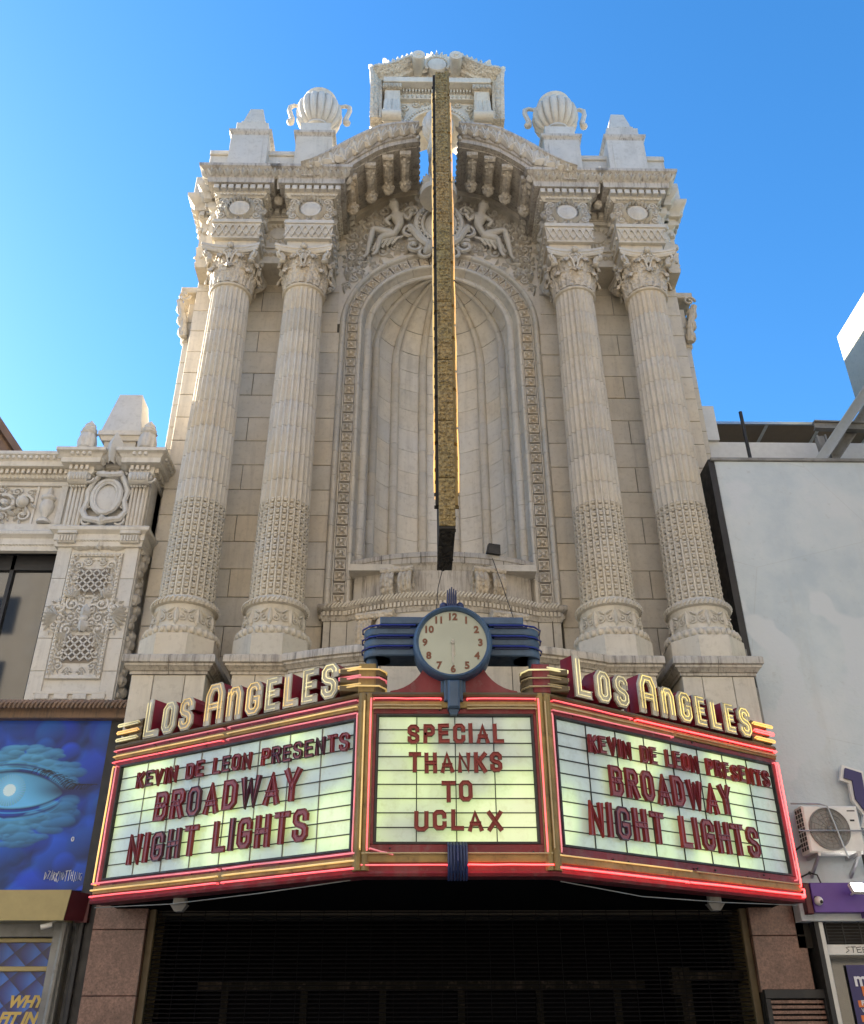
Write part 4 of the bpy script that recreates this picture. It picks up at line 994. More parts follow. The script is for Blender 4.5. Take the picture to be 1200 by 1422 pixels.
# small floodlight box on the balcony rail and slack wires
s_ = MB().tbox(0, 0, 0, .3, .2, .17, .12, .1); s_.tube([(0, 0, 0), (0, .1, -.15)], .03, 6)
s_.xf(0, lambda p: (p[0], p[1], p[2]))
o = s_.build('spotlight', 'black', None, (1.13, -.40, 10.70), rot=(.2, .08, .15)); o.scale = (.75, .75, .75); tag(o, 'small rusty brown spotlight box on the curved balcony rail', 'spotlight')
o = MB().tube([(.0, -1.7, 9.78), (-.12, -1.9, 9.2), (-.2, -2.2, 8.2), (-.25, -2.6, 7.4)], .009, 5).build('guy_wire', 'black'); tag(o, 'thin dark wire hanging from the foot of the blade sign', 'wire')
o = MB().tube([(1.1, -.4, 10.65), (1.25, -.8, 9.8), (1.38, -1.5, 8.7), (1.5, -2.6, 7.8)], .009, 5).build('guy_wire', 'black'); tag(o, 'thin dark wire sagging from the balcony spotlight to the marquee', 'wire')
# ================================================================== marquee
KM = .939; CAMP = Vector((-.59, -18, 1.6))
def sc_m(p): return tuple(CAMP+(Vector(p)-CAMP)*KM)   # marquee drawn 1:1 first, then set to its true size and reach over the pavement
MQ = empty('marquee', sc_m((.07, -2.4, 3.66))); MQ.scale = (KM,)*3; tag(MQ, 'red and gold three-sided theatre marquee with lit letter boards, neon and a clock', 'marquee')
def mloc(x, y, z): return (x-.07, y+2.4, z-3.66)
def mpart(mb, name, mat, parent=None, off=True, **k):
    if parent is None: mb.xf(0, lambda p: mloc(*p))
    return mb.build(name, mat, parent or MQ, **k)
CL, CR = (-1.38, -3.95), (1.52, -3.95); OL, OR = (-6.16, -.85), (6.30, -.85)
ZB_, ZT_ = 3.66, 6.30
# stroke font -------------------------------------------------------
G = {
 'A': (.78, [([(0, -.02), (.5, 1), (1, -.02)], 0), ([(.17, .30), (.83, .30)], 0)]),
 'B': (.74, [([(0, 0), (0, 1), (.72, 1), (.97, .88), (.97, .64), (.75, .53), (1, .41), (1, .13), (.75, 0)], 1), ([(.1, .53), (.72, .53)], 0)]),
 'C': (.72, [([(1, .74), (1, .86), (.76, 1), (.24, 1), (0, .86), (0, .14), (.24, 0), (.76, 0), (1, .14), (1, .26)], 0)]),
 'D': (.74, [([(0, 0), (0, 1), (.66, 1), (1, .82), (1, .18), (.66, 0)], 1)]),
 'E': (.66, [([(1, 1), (0, 1), (0, 0), (1, 0)], 0), ([(.1, .52), (.85, .52)], 0)]),
 'G': (.74, [([(1, .76), (1, .86), (.76, 1), (.24, 1), (0, .86), (0, .14), (.24, 0), (.76, 0), (1, .14), (1, .46), (.62, .46)], 0)]),
 'H': (.74, [([(0, 0), (0, 1)], 0), ([(1, 0), (1, 1)], 0), ([(.1, .5), (.9, .5)], 0)]),
 'I': (.001, [([(.5, 0), (.5, 1)], 0)]),
 'K': (.74, [([(0, 0), (0, 1)], 0), ([(1, 1), (.12, .45)], 0), ([(.30, .60), (1, 0)], 0)]),
 'L': (.64, [([(0, 1), (0, 0), (1, 0)], 0)]),
 'N': (.76, [([(0, 0), (0, 1), (1, 0), (1, 1)], 0)]),
 'O': (.74, [([(0, .16), (.26, 0), (.74, 0), (1, .16), (1, .84), (.74, 1), (.26, 1), (0, .84)], 1)]),
 'P': (.70, [([(0, 0), (0, 1), (.74, 1), (1, .87), (1, .58), (.74, .46), (.1, .46)], 0)]),
 'R': (.74, [([(0, 0), (0, 1), (.74, 1), (1, .87), (1, .61), (.74, .50), (.1, .50)], 0), ([(.55, .5), (1, 0)], 0)]),
 'S': (.72, [([(1, .78), (1, .87), (.75, 1), (.25, 1), (0, .87), (0, .66), (.2, .55), (.8, .45), (1, .34), (1, .13), (.75, 0), (.25, 0), (0, .13), (0, .22)], 0)]),
 'T': (.74, [([(0, 1), (1, 1)], 0), ([(.5, .95), (.5, 0)], 0)]),
 'U': (.74, [([(0, 1), (0, .16), (.26, 0), (.74, 0), (1, .16), (1, 1)], 0)]),
 'V': (.78, [([(0, 1), (.5, 0), (1, 1)], 0)]),
 'W': (1.0, [([(0, 1), (.22, 0), (.5, .9), (.78, 0), (1, 1)], 0)]),
 'X': (.78, [([(0, 0), (1, 1)], 0), ([(0, 1), (1, 0)], 0)]),
 'Y': (.78, [([(0, 1), (.5, .45), (1, 1)], 0), ([(.5, .5), (.5, 0)], 0)]),
 'a': (.74, [([(0, 0), (0, .76), (.22, 1), (.78, 1), (1, .76), (1, 0)], 0), ([(.1, .42), (.9, .42)], 0)]),
 'n': (.74, [([(0, 0), (0, .95)], 0), ([(.05, .8), (.3, 1), (.78, 1), (1, .8), (1, 0)], 0)]),
}
def ribbon(mb, pts, w, prof, closed=False, ext=True, lift=0):
    P = [Vector(p) for p in pts]
    if ext and not closed:
        P[0] = P[0]+(P[0]-P[1]).normalized()*w*.5; P[-1] = P[-1]+(P[-1]-P[-2]).normalized()*w*.5
    k = len(P); n = len(prof); v = []; f = []
    for i in range(k):
        a = (P[i]-P[i-1]) if (i > 0 or closed) else None; b = (P[(i+1) % k]-P[i]) if (i < k-1 or closed) else None
        ns = [Vector((-d.y, d.x))/d.length for d in (a, b) if d is not None]
        q = ns[0] if len(ns) == 1 else (ns[0]+ns[1]).normalized()
        q = q/max(.72, q.dot(ns[0]))
        for (s, h) in prof: v.append((P[i].x+q.x*s*w*.5, -h-(lift if h > 0 else 0), P[i].y+q.y*s*w*.5))
    for i in range(k if closed else k-1):
        i2 = (i+1) % k
        for j in range(n-1): f.append((i*n+j, i*n+j+1, i2*n+j+1, i2*n+j))
    if not closed: f.append(tuple(range(n-1, -1, -1))); f.append(tuple((k-1)*n+j for j in range(n)))
    return mb.add(v, f)
def gpts(ch, h, sw, ws=1.0):
    gw, st = G[ch]; W = gw*h*ws; iw = max(0, W-sw); out = []
    for pts, cl in st: out.append(([(sw/2+x*iw, sw/2+y*(h-sw)) for x, y in pts], cl))
    return (W if ch != 'I' else sw), out
def letter_mesh(ch, h, sw, ws, depth=.06):
    W, st = gpts(ch, h, sw, ws); mb = MB()
    prof = [(-1, 0), (-1, depth*.7), (-.86, depth), (-.62, depth), (-.5, depth*.72), (.5, depth*.72), (.62, depth), (.86, depth), (1, depth*.7), (1, 0)]
    for i, (pts, cl) in enumerate(st):
        n0 = len(mb.f); ribbon(mb, pts, sw, prof, cl, lift=.003*i); nf = len(mb.f)-n0; np_ = len(prof)-1
        for q in range(nf - (0 if cl else 2)):
            if q % np_ == 4: mb.mi[n0+q] = 1
    return W, mb
ORD = ['first', 'second', 'third', 'fourth']
FACES = {}
def face(side, origin, direction, L, bx0, bx1, bz0, bz1, ncol):
    ang = math.atan2(direction[1], direction[0])
    Fm = MB()  # red frame around the recessed board: local x right, z up from ZB_, -y outward
    H = ZT_-ZB_; x0, x1, z0, z1 = bx0, bx1, bz0-ZB_, bz1-ZB_
    for (a, b, c, d) in ((0, L, 0, z0), (0, L, z1, H), (0, x0, z0, z1), (x1, L, z0, z1)): Fm.box(a+.001, b-.001, 0, .3, c+.001, d-.001, .006)
    # raised gold band along top and bottom
    F = Fm.build('sign_frame', 'red', MQ, mloc(origin[0], origin[1], ZB_), rot=(0, 0, ang))
    g = MB()
    tz = (z1+H)/2; bz = z0/2
    g.box(.02, L-.02, -.035, .01, tz-.055, tz+.055, .01).box(.02, L-.02, -.035, .01, bz-.065, bz+.065, .01); g.build('gold_band', 'gold', F)
    k_ = MB(); e = .035
    for (a, b, c, d) in ((x0, x1, z0-.0, z0+e), (x0, x1, z1-e, z1), (x0, x0+e, z0+e, z1-e), (x1-e, x1, z0+e, z1-e)): k_.box(a, b, -.012, .1, c, d, .004)
    k_.build('board_edge', 'black', F)
    nr_ = 9; W = (x1-x0-2*e)/ncol; Hh = (z1-z0-2*e)/nr_
    p = MB().box(-W/2+.008, W/2-.008, 0, .02, -Hh/2+.007, Hh/2-.007); p0_ = None
    for i in range(ncol):
        for j in range(nr_):
            l = (x0+e+W*(i+.5), .05+random.uniform(0, .006), z0+e+Hh*(j+.5))
            if p0_ is None: p0_ = p.build('board_pane', 'pane', F, l, smooth=False)
            else: inst(p0_, l, None, F)
    MB().box(x0, x1, .075, .09, z0, z1).build('board_back', 'black', F)
    for j in range(1, nr_): MB().box(x0+e, x1-e, .026, .052, z0+e+Hh*j-.006, z0+e+Hh*j+.006).build('letter_rail', 'black', F)
    for i in range(1, ncol): MB().box(x0+e+W*i-.006, x0+e+W*i+.006, .036, .056, z0+e, z1-e).build('mullion', 'grey' if side == 'left' else 'black', F)
    # fixing lugs and screws on the frame
    s_ = MB(); rr2 = random.Random(side)
    for _ in range(int(L*9)): s_.ball((rr2.uniform(.05, L-.05), -.012, rr2.choice((rr2.uniform(.04, z0-.04), rr2.uniform(z1+.04, H-.04)))), rr2.uniform(.010, .02), 5, 3)
    s_.build('tube_holder', 'black', F, kind='stuff')
    def nt_(a, b, za, zb, mat, bend=0, r=.0125):
        l = math.hypot(b-a, zb-za); t = MB(); pts = [(a, .0, za), (a, -.06, za)]
        if bend: pts = [(a+(b-a)*.0, -.01, za-.0), (a, -.06, za)]
        pts += [(a+(b-a)*q, -.065+rr2.uniform(-.006, .006), za+(zb-za)*q+rr2.uniform(-.004, .004)) for q in (.02, .25, .5, .75, .98)]+[(b, -.06, zb), (b, 0, zb)]
        t.tube(pts, r, 6); t.build('neon_tube', mat, F)
    if side == 'center':
        for (zz, mt) in ((H-.05, 'nred'), (tz-.02, 'noff'), (z1+.07, 'noff')):
            nt_(.16, .5*L-.22, zz, zz, mt); nt_(.5*L+.2, L-.16, zz, zz, mt)
        nt_(.12, .12, .30, H-.05, 'nred', r=.015); nt_(L-.12, L-.12, .28, H-.05, 'nred', r=.015)
        nt_(.05, L-.05, bz+.06, bz+.06, 'noff'); nt_(.05, L*.5-.15, bz-.10, bz-.10, 'nred'); nt_(L*.5+.15, L-.05, bz-.10, bz-.10, 'nredhot')
        nt_(.16, .5, .32, .24, 'npink')
    elif side == 'left':
        for (zz, mt) in ((H-.06, 'npink'), (tz, 'nyel'), (z1+.06, 'nred')):
            nt_(.0, L*.48, zz, zz, mt); nt_(L*.5, L-.1, zz, zz, 'npink' if mt == 'nred' else mt)
        nt_(.05, .05, .25, z1-.02, 'nora', r=.015); nt_(.13, .13, .25, z1-.02, 'npink'); nt_(L-.07, L-.07, .28, z1+.05, 'npink'); 
        for (zz, mt) in ((z0-.05, 'npink'), (bz, 'nyel'), (.05, 'nred')):
            nt_(.0, L*.52, zz, zz, mt, r=.015); nt_(L*.54, L-.03, zz, zz, mt, r=.015)
    else:
        nt_(.12, L*.33, H-.05, H-.05, 'nred'); nt_(L*.35, L-.02, H-.05, H-.05, 'nredhot', r=.015)
        nt_(.1, L*.5, tz, tz, 'noff'); nt_(L*.52, L-.05, tz, tz, 'noff'); nt_(.1, L*.5, z1+.06, z1+.06, 'npink')
        nt_(L-.05, L-.05, .2, z1, 'nredhot', r=.015); nt_(L-.13, L-.13, .3, z1, 'npink'); nt_(.07, .07, .28, z1, 'npink')
        nt_(.02, L*.5, bz+.05, bz+.05, 'nyel'); nt_(L*.52, L-.03, bz+.05, bz+.05, 'noff'); nt_(.0, L*.48, .06, .06, 'nredhot', r=.015); nt_(L*.49, L, .06, .06, 'nredhot', r=.016)
        nt_(L-.0, L-.0, .03, .16, 'nredhot', r=.016)
    FACES[side] = (Vector((origin[0], origin[1], 0)), Vector((direction[0], direction[1], 0)).normalized(), ang, F)
dl = Vector((CL[0]-OL[0], CL[1]-OL[1])); dr = Vector((OR[0]-CR[0], OR[1]-CR[1]))
face('left', OL, dl.normalized(), dl.length, .17, dl.length-.14, 3.97, 5.97, 8)
face('center', CL, (1, 0), CR[0]-CL[0], .21, CR[0]-CL[0]-.21, 4.05, 6.02, 4)
face('right', CR, dr.normalized(), dr.length, .17, dr.length-.15, 4.03, 6.03, 8)
def line(side, text, x0, x1, z0, z1, sw, board):
    O, D, ang, F = FACES[side]; h = z1-z0; sp = .20
    tot = 0; SPW = .5
    for c in text: tot += (SPW if c == ' ' else max(G[c][0], .24))+sp
    tot -= sp; ws = (x1-x0)/(tot*h); x = x0; cnt = {}; words = text.split(); wi = 0
    for c in text:
        if c == ' ': x += (SPW+sp)*h*ws; wi += 1; cnt = {}; continue
        W, mb = letter_mesh(c, h*random.uniform(.97, 1.02), sw, ws)
        cell = max(G[c][0], .24)*h*ws; cx = x+(cell-W)/2
        wd = words[wi]; cnt[c] = cnt.get(c, 0)+1; nth = wd.count(c)
        mat = 'letter'; tone = 'dark red'
        r_ = random.random()
        if side == 'left' and wd == 'NIGHT' and c == 'H': mat, tone = 'letterdk', 'dark plum'
        elif side == 'left' and wd == 'PRESENTS' and c == 'P': mat, tone = 'letterbr', 'bright red'
        elif side == 'right' and wd == 'NIGHT' and c == 'G': mat, tone = 'letterdk', 'dark plum'
        elif side == 'left' and r_ < .35: mat, tone = 'letterdk', 'dark plum'
        elif side == 'center': mat, tone = 'letterc', 'brick red'
        elif r_ < .2: mat, tone = 'letterbr', 'bright red'
        pos = O+D*cx; nrm = Vector((D.y, -D.x, 0)); pos = pos+nrm*-.005
        o = mb.build('marquee_letter', [M[mat], M['letterin'] if side != 'center' else M[mat]], None, sc_m((pos.x, pos.y, z0+random.uniform(-.012, .012))), rot=(0, random.uniform(-.03, .03), ang), ang=25); o.scale = (KM,)*3
        bd = {'left': 'left', 'center': 'middle', 'right': 'right'}[side]
        lab = f"{tone} letter {c} in {wd} on the {bd} board" if nth == 1 else f"{tone} letter {c}, {ORD[cnt[c]-1]} {c} in {wd}, on the {bd} board"
        tag(o, lab, 'letter', f"letters spelling {text} on the {bd} board")
        x += cell+sp*h*ws
LW, RW = dl.length, dr.length
line('left', 'KEVIN DE LEON PRESENTS', LW-4.98, LW-.24, 5.47, 5.76, .056, 0)
line('left', 'BROADWAY', LW-4.42, LW-1.18, 4.83, 5.34, .10, 0)
line('left', 'NIGHT LIGHTS', LW-4.93, LW-.97, 4.18, 4.68, .10, 0)
c0 = CL[0]
line('center', 'SPECIAL', -.68-c0, .83-c0, 5.54, 5.85, .066, 0)
line('center', 'THANKS', -.66-c0, .79-c0, 5.09, 5.40, .066, 0)
line('center', 'TO', -.15-c0, .32-c0, 4.66, 4.97, .066, 0)
line('center', 'UCLAX', -.57-c0, .76-c0, 4.23, 4.53, .066, 0)
line('right', 'KEVIN DE LEON PRESENTS', .84, 5.34, 5.54, 5.84, .056, 0)
line('right', 'BROADWAY', 1.24, 4.16, 4.90, 5.40, .10, 0)
line('right', 'NIGHT LIGHTS', .70, 4.72, 4.25, 4.77, .10, 0)
# body, soffit, corner posts
pl = [OL, CL, CR, OR]
b_ = MB(); n4 = [(-6.10, -.84), (-1.36, -3.9), (1.50, -3.9), (6.24, -.84), (6.24, .85), (-6.10, .85)]
b_.add([(x, y, z) for z in (3.68, 6.24) for x, y in n4], [tuple(range(5, -1, -1)), tuple(range(6, 12))]+[(i, (i+1) % 6, (i+1) % 6+6, i+6) for i in range(6) if i in (3, 4, 5)])
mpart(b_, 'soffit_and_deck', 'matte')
mpart(MB().sweep(pl, [(-.30, 3.60), (.03, 3.60), (.05, 3.64), (.03, 3.675), (-.3, 3.675)]), 'bottom_lip', 'red')
mpart(MB().sweep(pl, [(-.30, 6.29), (.04, 6.29), (.06, 6.32), (.04, 6.36), (-.3, 6.36)]), 'top_lip', 'bronze')
for (x, y, s) in ((CL[0]+.04, CL[1], -1), (CR[0]-.04, CR[1], 1)):
    q = MB(); 
    for (dx, r__) in ((-.05, .055), (.05, .055)): q.tube([(x+dx, y-.02, 3.68), (x+dx, y-.02, 6.34)], r__, 10)
    q.box(x-.12, x+.12, y-.03, y+.1, 3.67, 6.34, .01); mpart(q, 'corner_post', 'gold')
    mpart(MB().tube([(x+s*.02, y-.02, 3.95), (x+s*.02, y-.1, 3.98), (x+s*.02, y-.1, 6.2), (x+s*.02, y-.02, 6.22)], .013, 6), 'neon_tube', 'nyel' if s < 0 else 'noff')
    # stepped corner block with wrapping tubes
    st = MB(); cx = x+s*.12
    st.lathe([(.27, 6.34), (.27, 6.42), (.24, 6.43), (.24, 6.50), (.27, 6.51), (.27, 6.58), (.24, 6.59), (.24, 6.66), (.27, 6.67), (.27, 6.78), (.2, 6.80)], 20, (x-s*.05, y+.28, 0))
    for i, zz in enumerate((6.44, 6.58, 6.72)): st.box(min(x, x+s*.44), max(x, x+s*.44), y+.02+.0*i, y+.34, zz-.05, zz+.05, .015)
    mpart(st, 'corner_block', 'bronze')
    mpart(MB().box(x-.14, x+.14, y-.01, y+.3, 6.36, 6.86, .02), 'corner_block_front', 'gold' if s < 0 else 'red')
    for i, (zz, mt) in enumerate(((6.46, 'nyel' if s < 0 else 'noff'), (6.60, 'npink' if s < 0 else 'noff'), (6.74, 'nyel' if s < 0 else 'ncream'))):
        mpart(MB().tube([(x-s*.30, y+.3, zz), (x-s*.31, y+.12, zz), (x-s*.2, y-.05, zz), (x+s*.15, y-.06, zz), (x+s*.46, y+.1, zz), (x+s*.47, y+.14, zz+.05), (x+s*.1, y-.04, zz+.045)], .014, 6), 'neon_tube', mt)
    mpart(MB().lathe([(.10, 6.78), (.10, 7.12)], 16, (x-s*.06, y+.3, 0)), 'wing_support', 'blue')
    # end blocks beyond the last letters
for (P_, D_, s) in ((Vector(OL), dl.normalized(), 1), (Vector(OR), -dr.normalized(), -1)):
    an = math.atan2(D_.y, D_.x) if s > 0 else math.atan2(-D_.y, -D_.x)
    eb = MB(); tb = []
    for i, zz in enumerate((6.44, 6.58, 6.72)): eb.box((.02+.05*i) if s > 0 else -.60, .60 if s > 0 else -.02-.05*i, -.02, .3, zz-.045, zz+.045, .01)
    eb.box(.25 if s > 0 else -.6, .6 if s > 0 else -.25, .0, .3, 6.33, 6.8, .01)
    pos = mloc(P_.x, P_.y, 0); o = eb.build('end_block', 'bronze', MQ, pos, rot=(0, 0, an))
    for i, zz in enumerate((6.44, 6.58, 6.72)):
        a, b = (.55, .02) if s > 0 else (-.55, -.02)
        MB().tube([(a, -.03, zz), (a, -.07, zz+.02), (b, -.07, zz+.02), (b-s*.04, -.05, zz+.01), (b, -.07, zz-.02), (a, -.07, zz-.02)], .015, 6).build('neon_tube', ('nora' if i == 1 else 'ncream') if s > 0 else ('nredhot' if i == 1 else 'nora'), o)
# LOS ANGELES channel letters standing on both wings
def sign_letters(side, text, x0, x1, z0, hb, hs, deep=.30):
    O, D, ang, F = FACES[side]; sw = .135; sp = .12
    hh = [hb if c in 'LA' and (i == 0 or c == 'A') else hs for i, c in enumerate(text)]
    gl = ['a' if c == 'A' else ('n' if c == 'N' else c) for c in text]
    tot = sum(G[g][0]*h for g, h in zip(gl, hh))+sp*(len(text)-1); ws = (x1-x0)/tot; x = x0
    bk = MB().box(x0-.05, x1+.05, .22, .30, z0-ZB_, z0-ZB_+hs*.62, .01); bk.build('letter_backing', 'redside', F)
    for g, h, c in zip(gl, hh, text):
        W, st = gpts(g, h, sw, ws); o = MB()
        for i, (pts, cl) in enumerate(st): ribbon(o, pts, sw, [(-1, 0), (-1, deep), (1, deep), (1, 0)], cl, lift=.002*i)
        L_ = o.build('sign_letter', 'redside', F, (x, deep-.02, z0-ZB_))
        fc = MB()
        for i, (pts, cl) in enumerate(st): ribbon(fc, pts, sw*1.06, [(-1, deep-.01), (-1, deep+.03), (-.85, deep+.03), (-.8, deep+.01), (.8, deep+.01), (.85, deep+.03), (1, deep+.03), (1, deep-.01)], cl, lift=.003*i+.004)
        fc.build('letter_face', 'white', L_)
        tt = MB()
        for pts, cl in st:
            P2 = [Vector(p) for p in pts]; k = len(P2)
            for sg in (-1, 1):
                out = []
                for i in range(k):
                    a = (P2[i]-P2[i-1]) if (i > 0 or cl) else None; b = (P2[(i+1) % k]-P2[i]) if (i < k-1 or cl) else None
                    ns = [Vector((-d.y, d.x))/d.length for d in (a, b) if d is not None]; q = ns[0] if len(ns) == 1 else (ns[0]+ns[1]).normalized(); q = q/max(.5, q.dot(ns[0]))
                    out.append((P2[i].x+q.x*sg*.036, -deep-.055, P2[i].y+q.y*sg*.036))
                tt.tube(out, .009, 6, bool(cl))
        lit = (side == 'left') or (text != 'LOS')
        tt.build('neon_outline', 'nlet' if (lit and side == 'right') else ('nyel' if side == 'left' and random.random() < .5 else 'ncream'), L_)
        x += (G[g][0]*h*ws)+sp*ws
sign_letters('left', 'LOS', LW-4.98, LW-3.76, 6.37, .74, .60); sign_letters('left', 'ANGELES', LW-3.46, LW-.50, 6.37, .74, .60)
sign_letters('right', 'LOS', .64, 1.86, 6.42, .72, .56); sign_letters('right', 'ANGELES', 2.13, 5.06, 6.42, .70, .56)
# swoosh behind the clock
for s in (-1, 1):
    pts = [(0, 6.34), (1.06, 6.34)]+[(.42+.66*(1-math.sin(t)), 7.08-.68*math.cos(t)) for t in np.linspace(0.1, PI/2, 10)]+[(0, 7.1)]
    pts = [(.06+s*x, z) for x, z in pts]
    if s < 0: pts = pts[::-1]
    mpart(MB().poly(pts, -3.93, -3.80), 'curved_crest', 'red')
# clock
K_ = empty('clock', mloc(.05, -3.95, 7.18), MQ)
MB().lathe([(.56, .0), (.56, -.16), (.60, -.20), (.635, -.17), (.65, -.10), (.65, .28), (.5, .30)], 48, axis='y').build('rim', 'blue', K_)
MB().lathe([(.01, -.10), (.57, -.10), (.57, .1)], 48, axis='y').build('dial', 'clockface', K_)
def text_mesh(txt, size, ext=.004, shear=0, bold=0, font=None):
    cu = bpy.data.curves.new('t', 'FONT'); cu.body = txt; cu.size = size; cu.extrude = ext; cu.shear = shear; cu.offset = bold; cu.align_x = 'CENTER'; cu.align_y = 'CENTER'; cu.resolution_u = 3
    ob_ = bpy.data.objects.new('t', cu); sc.collection.objects.link(ob_); dg = bpy.context.evaluated_depsgraph_get(); dg.update()
    me = bpy.data.meshes.new_from_object(ob_.evaluated_get(dg)); bpy.data.objects.remove(ob_); return me
def text(txt, size, mat, parent, loc, rot=(PI/2, 0, 0), name='lettering', sx=1, **k):
    me = text_mesh(txt, size, **k); me.materials.clear(); me.materials.append(M[mat]); o = bpy.data.objects.new(name, me); sc.collection.objects.link(o)
    if parent: o.parent = parent
    o.location = loc; o.rotation_euler = rot; o.scale = (sx, 1, 1); return o
for i in range(1, 13):
    a = PI/2-TAU*i/12; text(str(i), .165, 'numeral', K_, (.455*math.cos(a), -.108, .455*math.sin(a)), name='numeral', bold=.007)
h_ = MB().poly([(-.014, .06), (-.02, 0), (-.012, -.33), (0, -.37), (.012, -.33), (.02, 0), (.014, .06)], -.125, -.118).poly([(-.02, 0), (-.008, -.20), (.02, -.235), (.04, -.20), (.02, 0)], -.117, -.112).lathe([(.01, -.14), (.03, -.138), (.035, -.12), (.03, -.1)], 12, axis='y')
h_.build('hand', 'white', K_)
for s in (-1, 1):
    wb = MB()
    for i, zz in enumerate((.50, .27, .08, -.10)):
        if i == 0: wb.box(s*.38, s*1.30, .12, .5, .42, .56, .02); continue
        x1 = 1.36; wb.box(s*.5, s*x1, .05, .55, zz-.065, zz+.065, .02); wb.lathe([(.24, zz-.065), (.25, zz-.05), (.25, zz+.05), (.24, zz+.065)], 20, (s*1.34, .30, 0))
    wb.xf(0, lambda p: (p[0]*.93, p[1], p[2]))
    wb.box(s*.3, s*1.2, .34, .5, -.14, .5); 
    wb.build('clock_wing', 'blue', K_)
    for zz in (.35, .16, -.02):
        MB().tube([(s*.66, .0, zz), (s*.68, -.01, zz), (s*1.28, -.01, zz), (s*1.48, .06, zz), (s*1.61, .22, zz), (s*1.62, .4, zz), (s*1.5, .5, zz)], .016, 6).build('blue_tube', 'nblue', K_).scale = (.93, 1, 1)
        MB().box(s*.70, s*1.26, .02, .06, zz-.035, zz-.01).build('tube_channel', 'bluedk', K_)
fi = MB().box(-.09, .09, .0, .25, .60, .76, .02)
for x in (-.07, -.035, 0, .035, .07): fi.box(x-.011, x+.011, -.04, .2, .66, .98+.06*(1-abs(x)/.07), .003)
fi.ball((-.14, .05, .72), .07, 8, 5).ball((.14, .05, .72), .07, 8, 5); fi.build('top_finial', 'bluedk', K_)
kb = MB().box(-.20, .20, -.02, .2, -.84, -.60, .02).box(-.15, .15, -.09, .2, -.98, -.60, .02).box(-.095, .095, -.20, .2, -1.12, -.66, .03).tbox(0, -.05, -1.2, -1.10, .05, .09); kb.build('keystone', 'blue', K_)
lf_ = MB()
for x in (-.13, -.09, -.045, 0, .045, .09, .13): lf_.tube([(x, -.01, .42), (x, -.10-.05*(1-abs(x)/.13), .36), (x, -.12-.06*(1-abs(x)/.13), .15), (x, -.06, -.02), (x, .05, -.08)], .02, 6)
lf_.box(-.12, .12, -.1, .1, 0, .38, .03); lf_.build('bottom_finial', 'bluedk', MQ, mloc(.07, -3.97, 3.64))
# lamp holders and cable hanging under the marquee
mpart(MB().tube([(-6.1, -.8, 3.55), (-4.6, -1.7, 3.50), (-3.0, -2.8, 3.52), (-1.5, -3.75, 3.58)], .009, 5), 'slack_cable', 'grey')
mpart(MB().tube([(1.6, -3.7, 3.57), (3.0, -2.8, 3.47), (4.6, -1.8, 3.50), (6.2, -.8, 3.57)], .009, 5), 'slack_cable', 'grey')
for i, (x, y) in enumerate(((-4.45, -1.6), (4.5, -1.6))):
    q = MB().box(-.1, .1, -.06, .06, 0, .12, .02).tbox(0, 0, -.10, 0, .06, .13, .06, .1).build('soffit_lamp', 'grey', None, sc_m((x, y, 3.50))); tag(q, ['small grey lamp housing hanging under the left half of the marquee', 'small grey lamp housing hanging under the right half of the marquee'][i], 'lamp', 'lamps under the marquee')
# ================================================================== entrance below the marquee
M['slat'] = plain('dark_slat', (.006, .0055, .007), .7); M['slat'].node_tree.nodes['Principled BSDF'].inputs['Specular IOR Level'].default_value = .08
EN = empty('entrance_grille', (0, -.1, 0)); tag(EN, 'dark roll-down security grille across the recessed theatre entrance', 'security grille')
g = MB()
z = 0.1
while z < 3.66: g.box(-5.18, 5.34, -.30, -.285, z, z+.02); z += .068
g.build('grille_slat', 'slat', EN, kind='stuff')
rv = random.Random(2); g = MB()
x = -5.1
while x < 5.3: g.box(x, x+.008, -.305, -.28, .1, 3.66); x += .42
g.build('grille_link', 'slat', EN, kind='stuff')
M['frame_dk'] = paint('dark_olive_frame', (.014, .012, .008), .6, .3)
M['frame_dk'].node_tree.nodes['Principled BSDF'].inputs['Specular IOR Level'].default_value = .1
LB = empty('entrance_front', (0, 0, 0), T)
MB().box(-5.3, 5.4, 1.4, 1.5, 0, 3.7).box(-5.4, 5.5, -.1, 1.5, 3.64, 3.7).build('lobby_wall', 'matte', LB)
fr = MB()
for x in (-3.9, -2.5, -1.1, .3, 1.7, 3.1): fr.box(x-.06, x+.06, .3, .42, 0, 2.35)
fr.box(-4.4, 3.6, .28, .44, 2.3, 2.45).box(4.12, 4.32, -.15, .3, 0, 2.62).box(4.12, 5.4, -.2, .0, 2.42, 2.55).box(5.33, 5.42, -.2, .1, 0, 2.42).box(4.0, 4.32, -.16, .1, 2.2, 2.65)
fr.build('door_frame', 'frame_dk', LB)
MB().box(-4.3, 3.5, .36, .38, 0, 2.3).build('door_glass', 'matte', LB)
for s in (-1, 1):
    x0, x1 = (-6.14, -5.22) if s < 0 else (5.38, 6.32)
    for (z0, z1) in ((0, 2.2), (2.2, 3.22), (3.22, 4.3)) if s < 0 else ((0, 2.22), (2.22, 3.10), (3.10, 4.3)):
        if s > 0 and z1 == 2.22: continue
        part(MB().box(x0+.004, x1-.004, -.62, -.12, z0+.004, z1-.004, .008), 'granite_slab', 'granite')
    part(MB().box(x0+.01, x1-.01, -.60, .3, 0, 4.3), 'pier_core', 'dark')
    part(MB().box((x1 if s < 0 else x0-.12), (x1+.12 if s < 0 else x0), -.5, .2, 0, 4.2, .01), 'door_jamb', 'bronze')
q = MB().box(5.40, 6.5, -.72, -.6, 2.12, 2.26, .01).box(5.40, 5.48, -.72, -.6, 0, 2.12).box(6.40, 6.5, -.72, -.6, 0, 2.12); part(q, 'poster_case_frame', 'black')
q = MB()
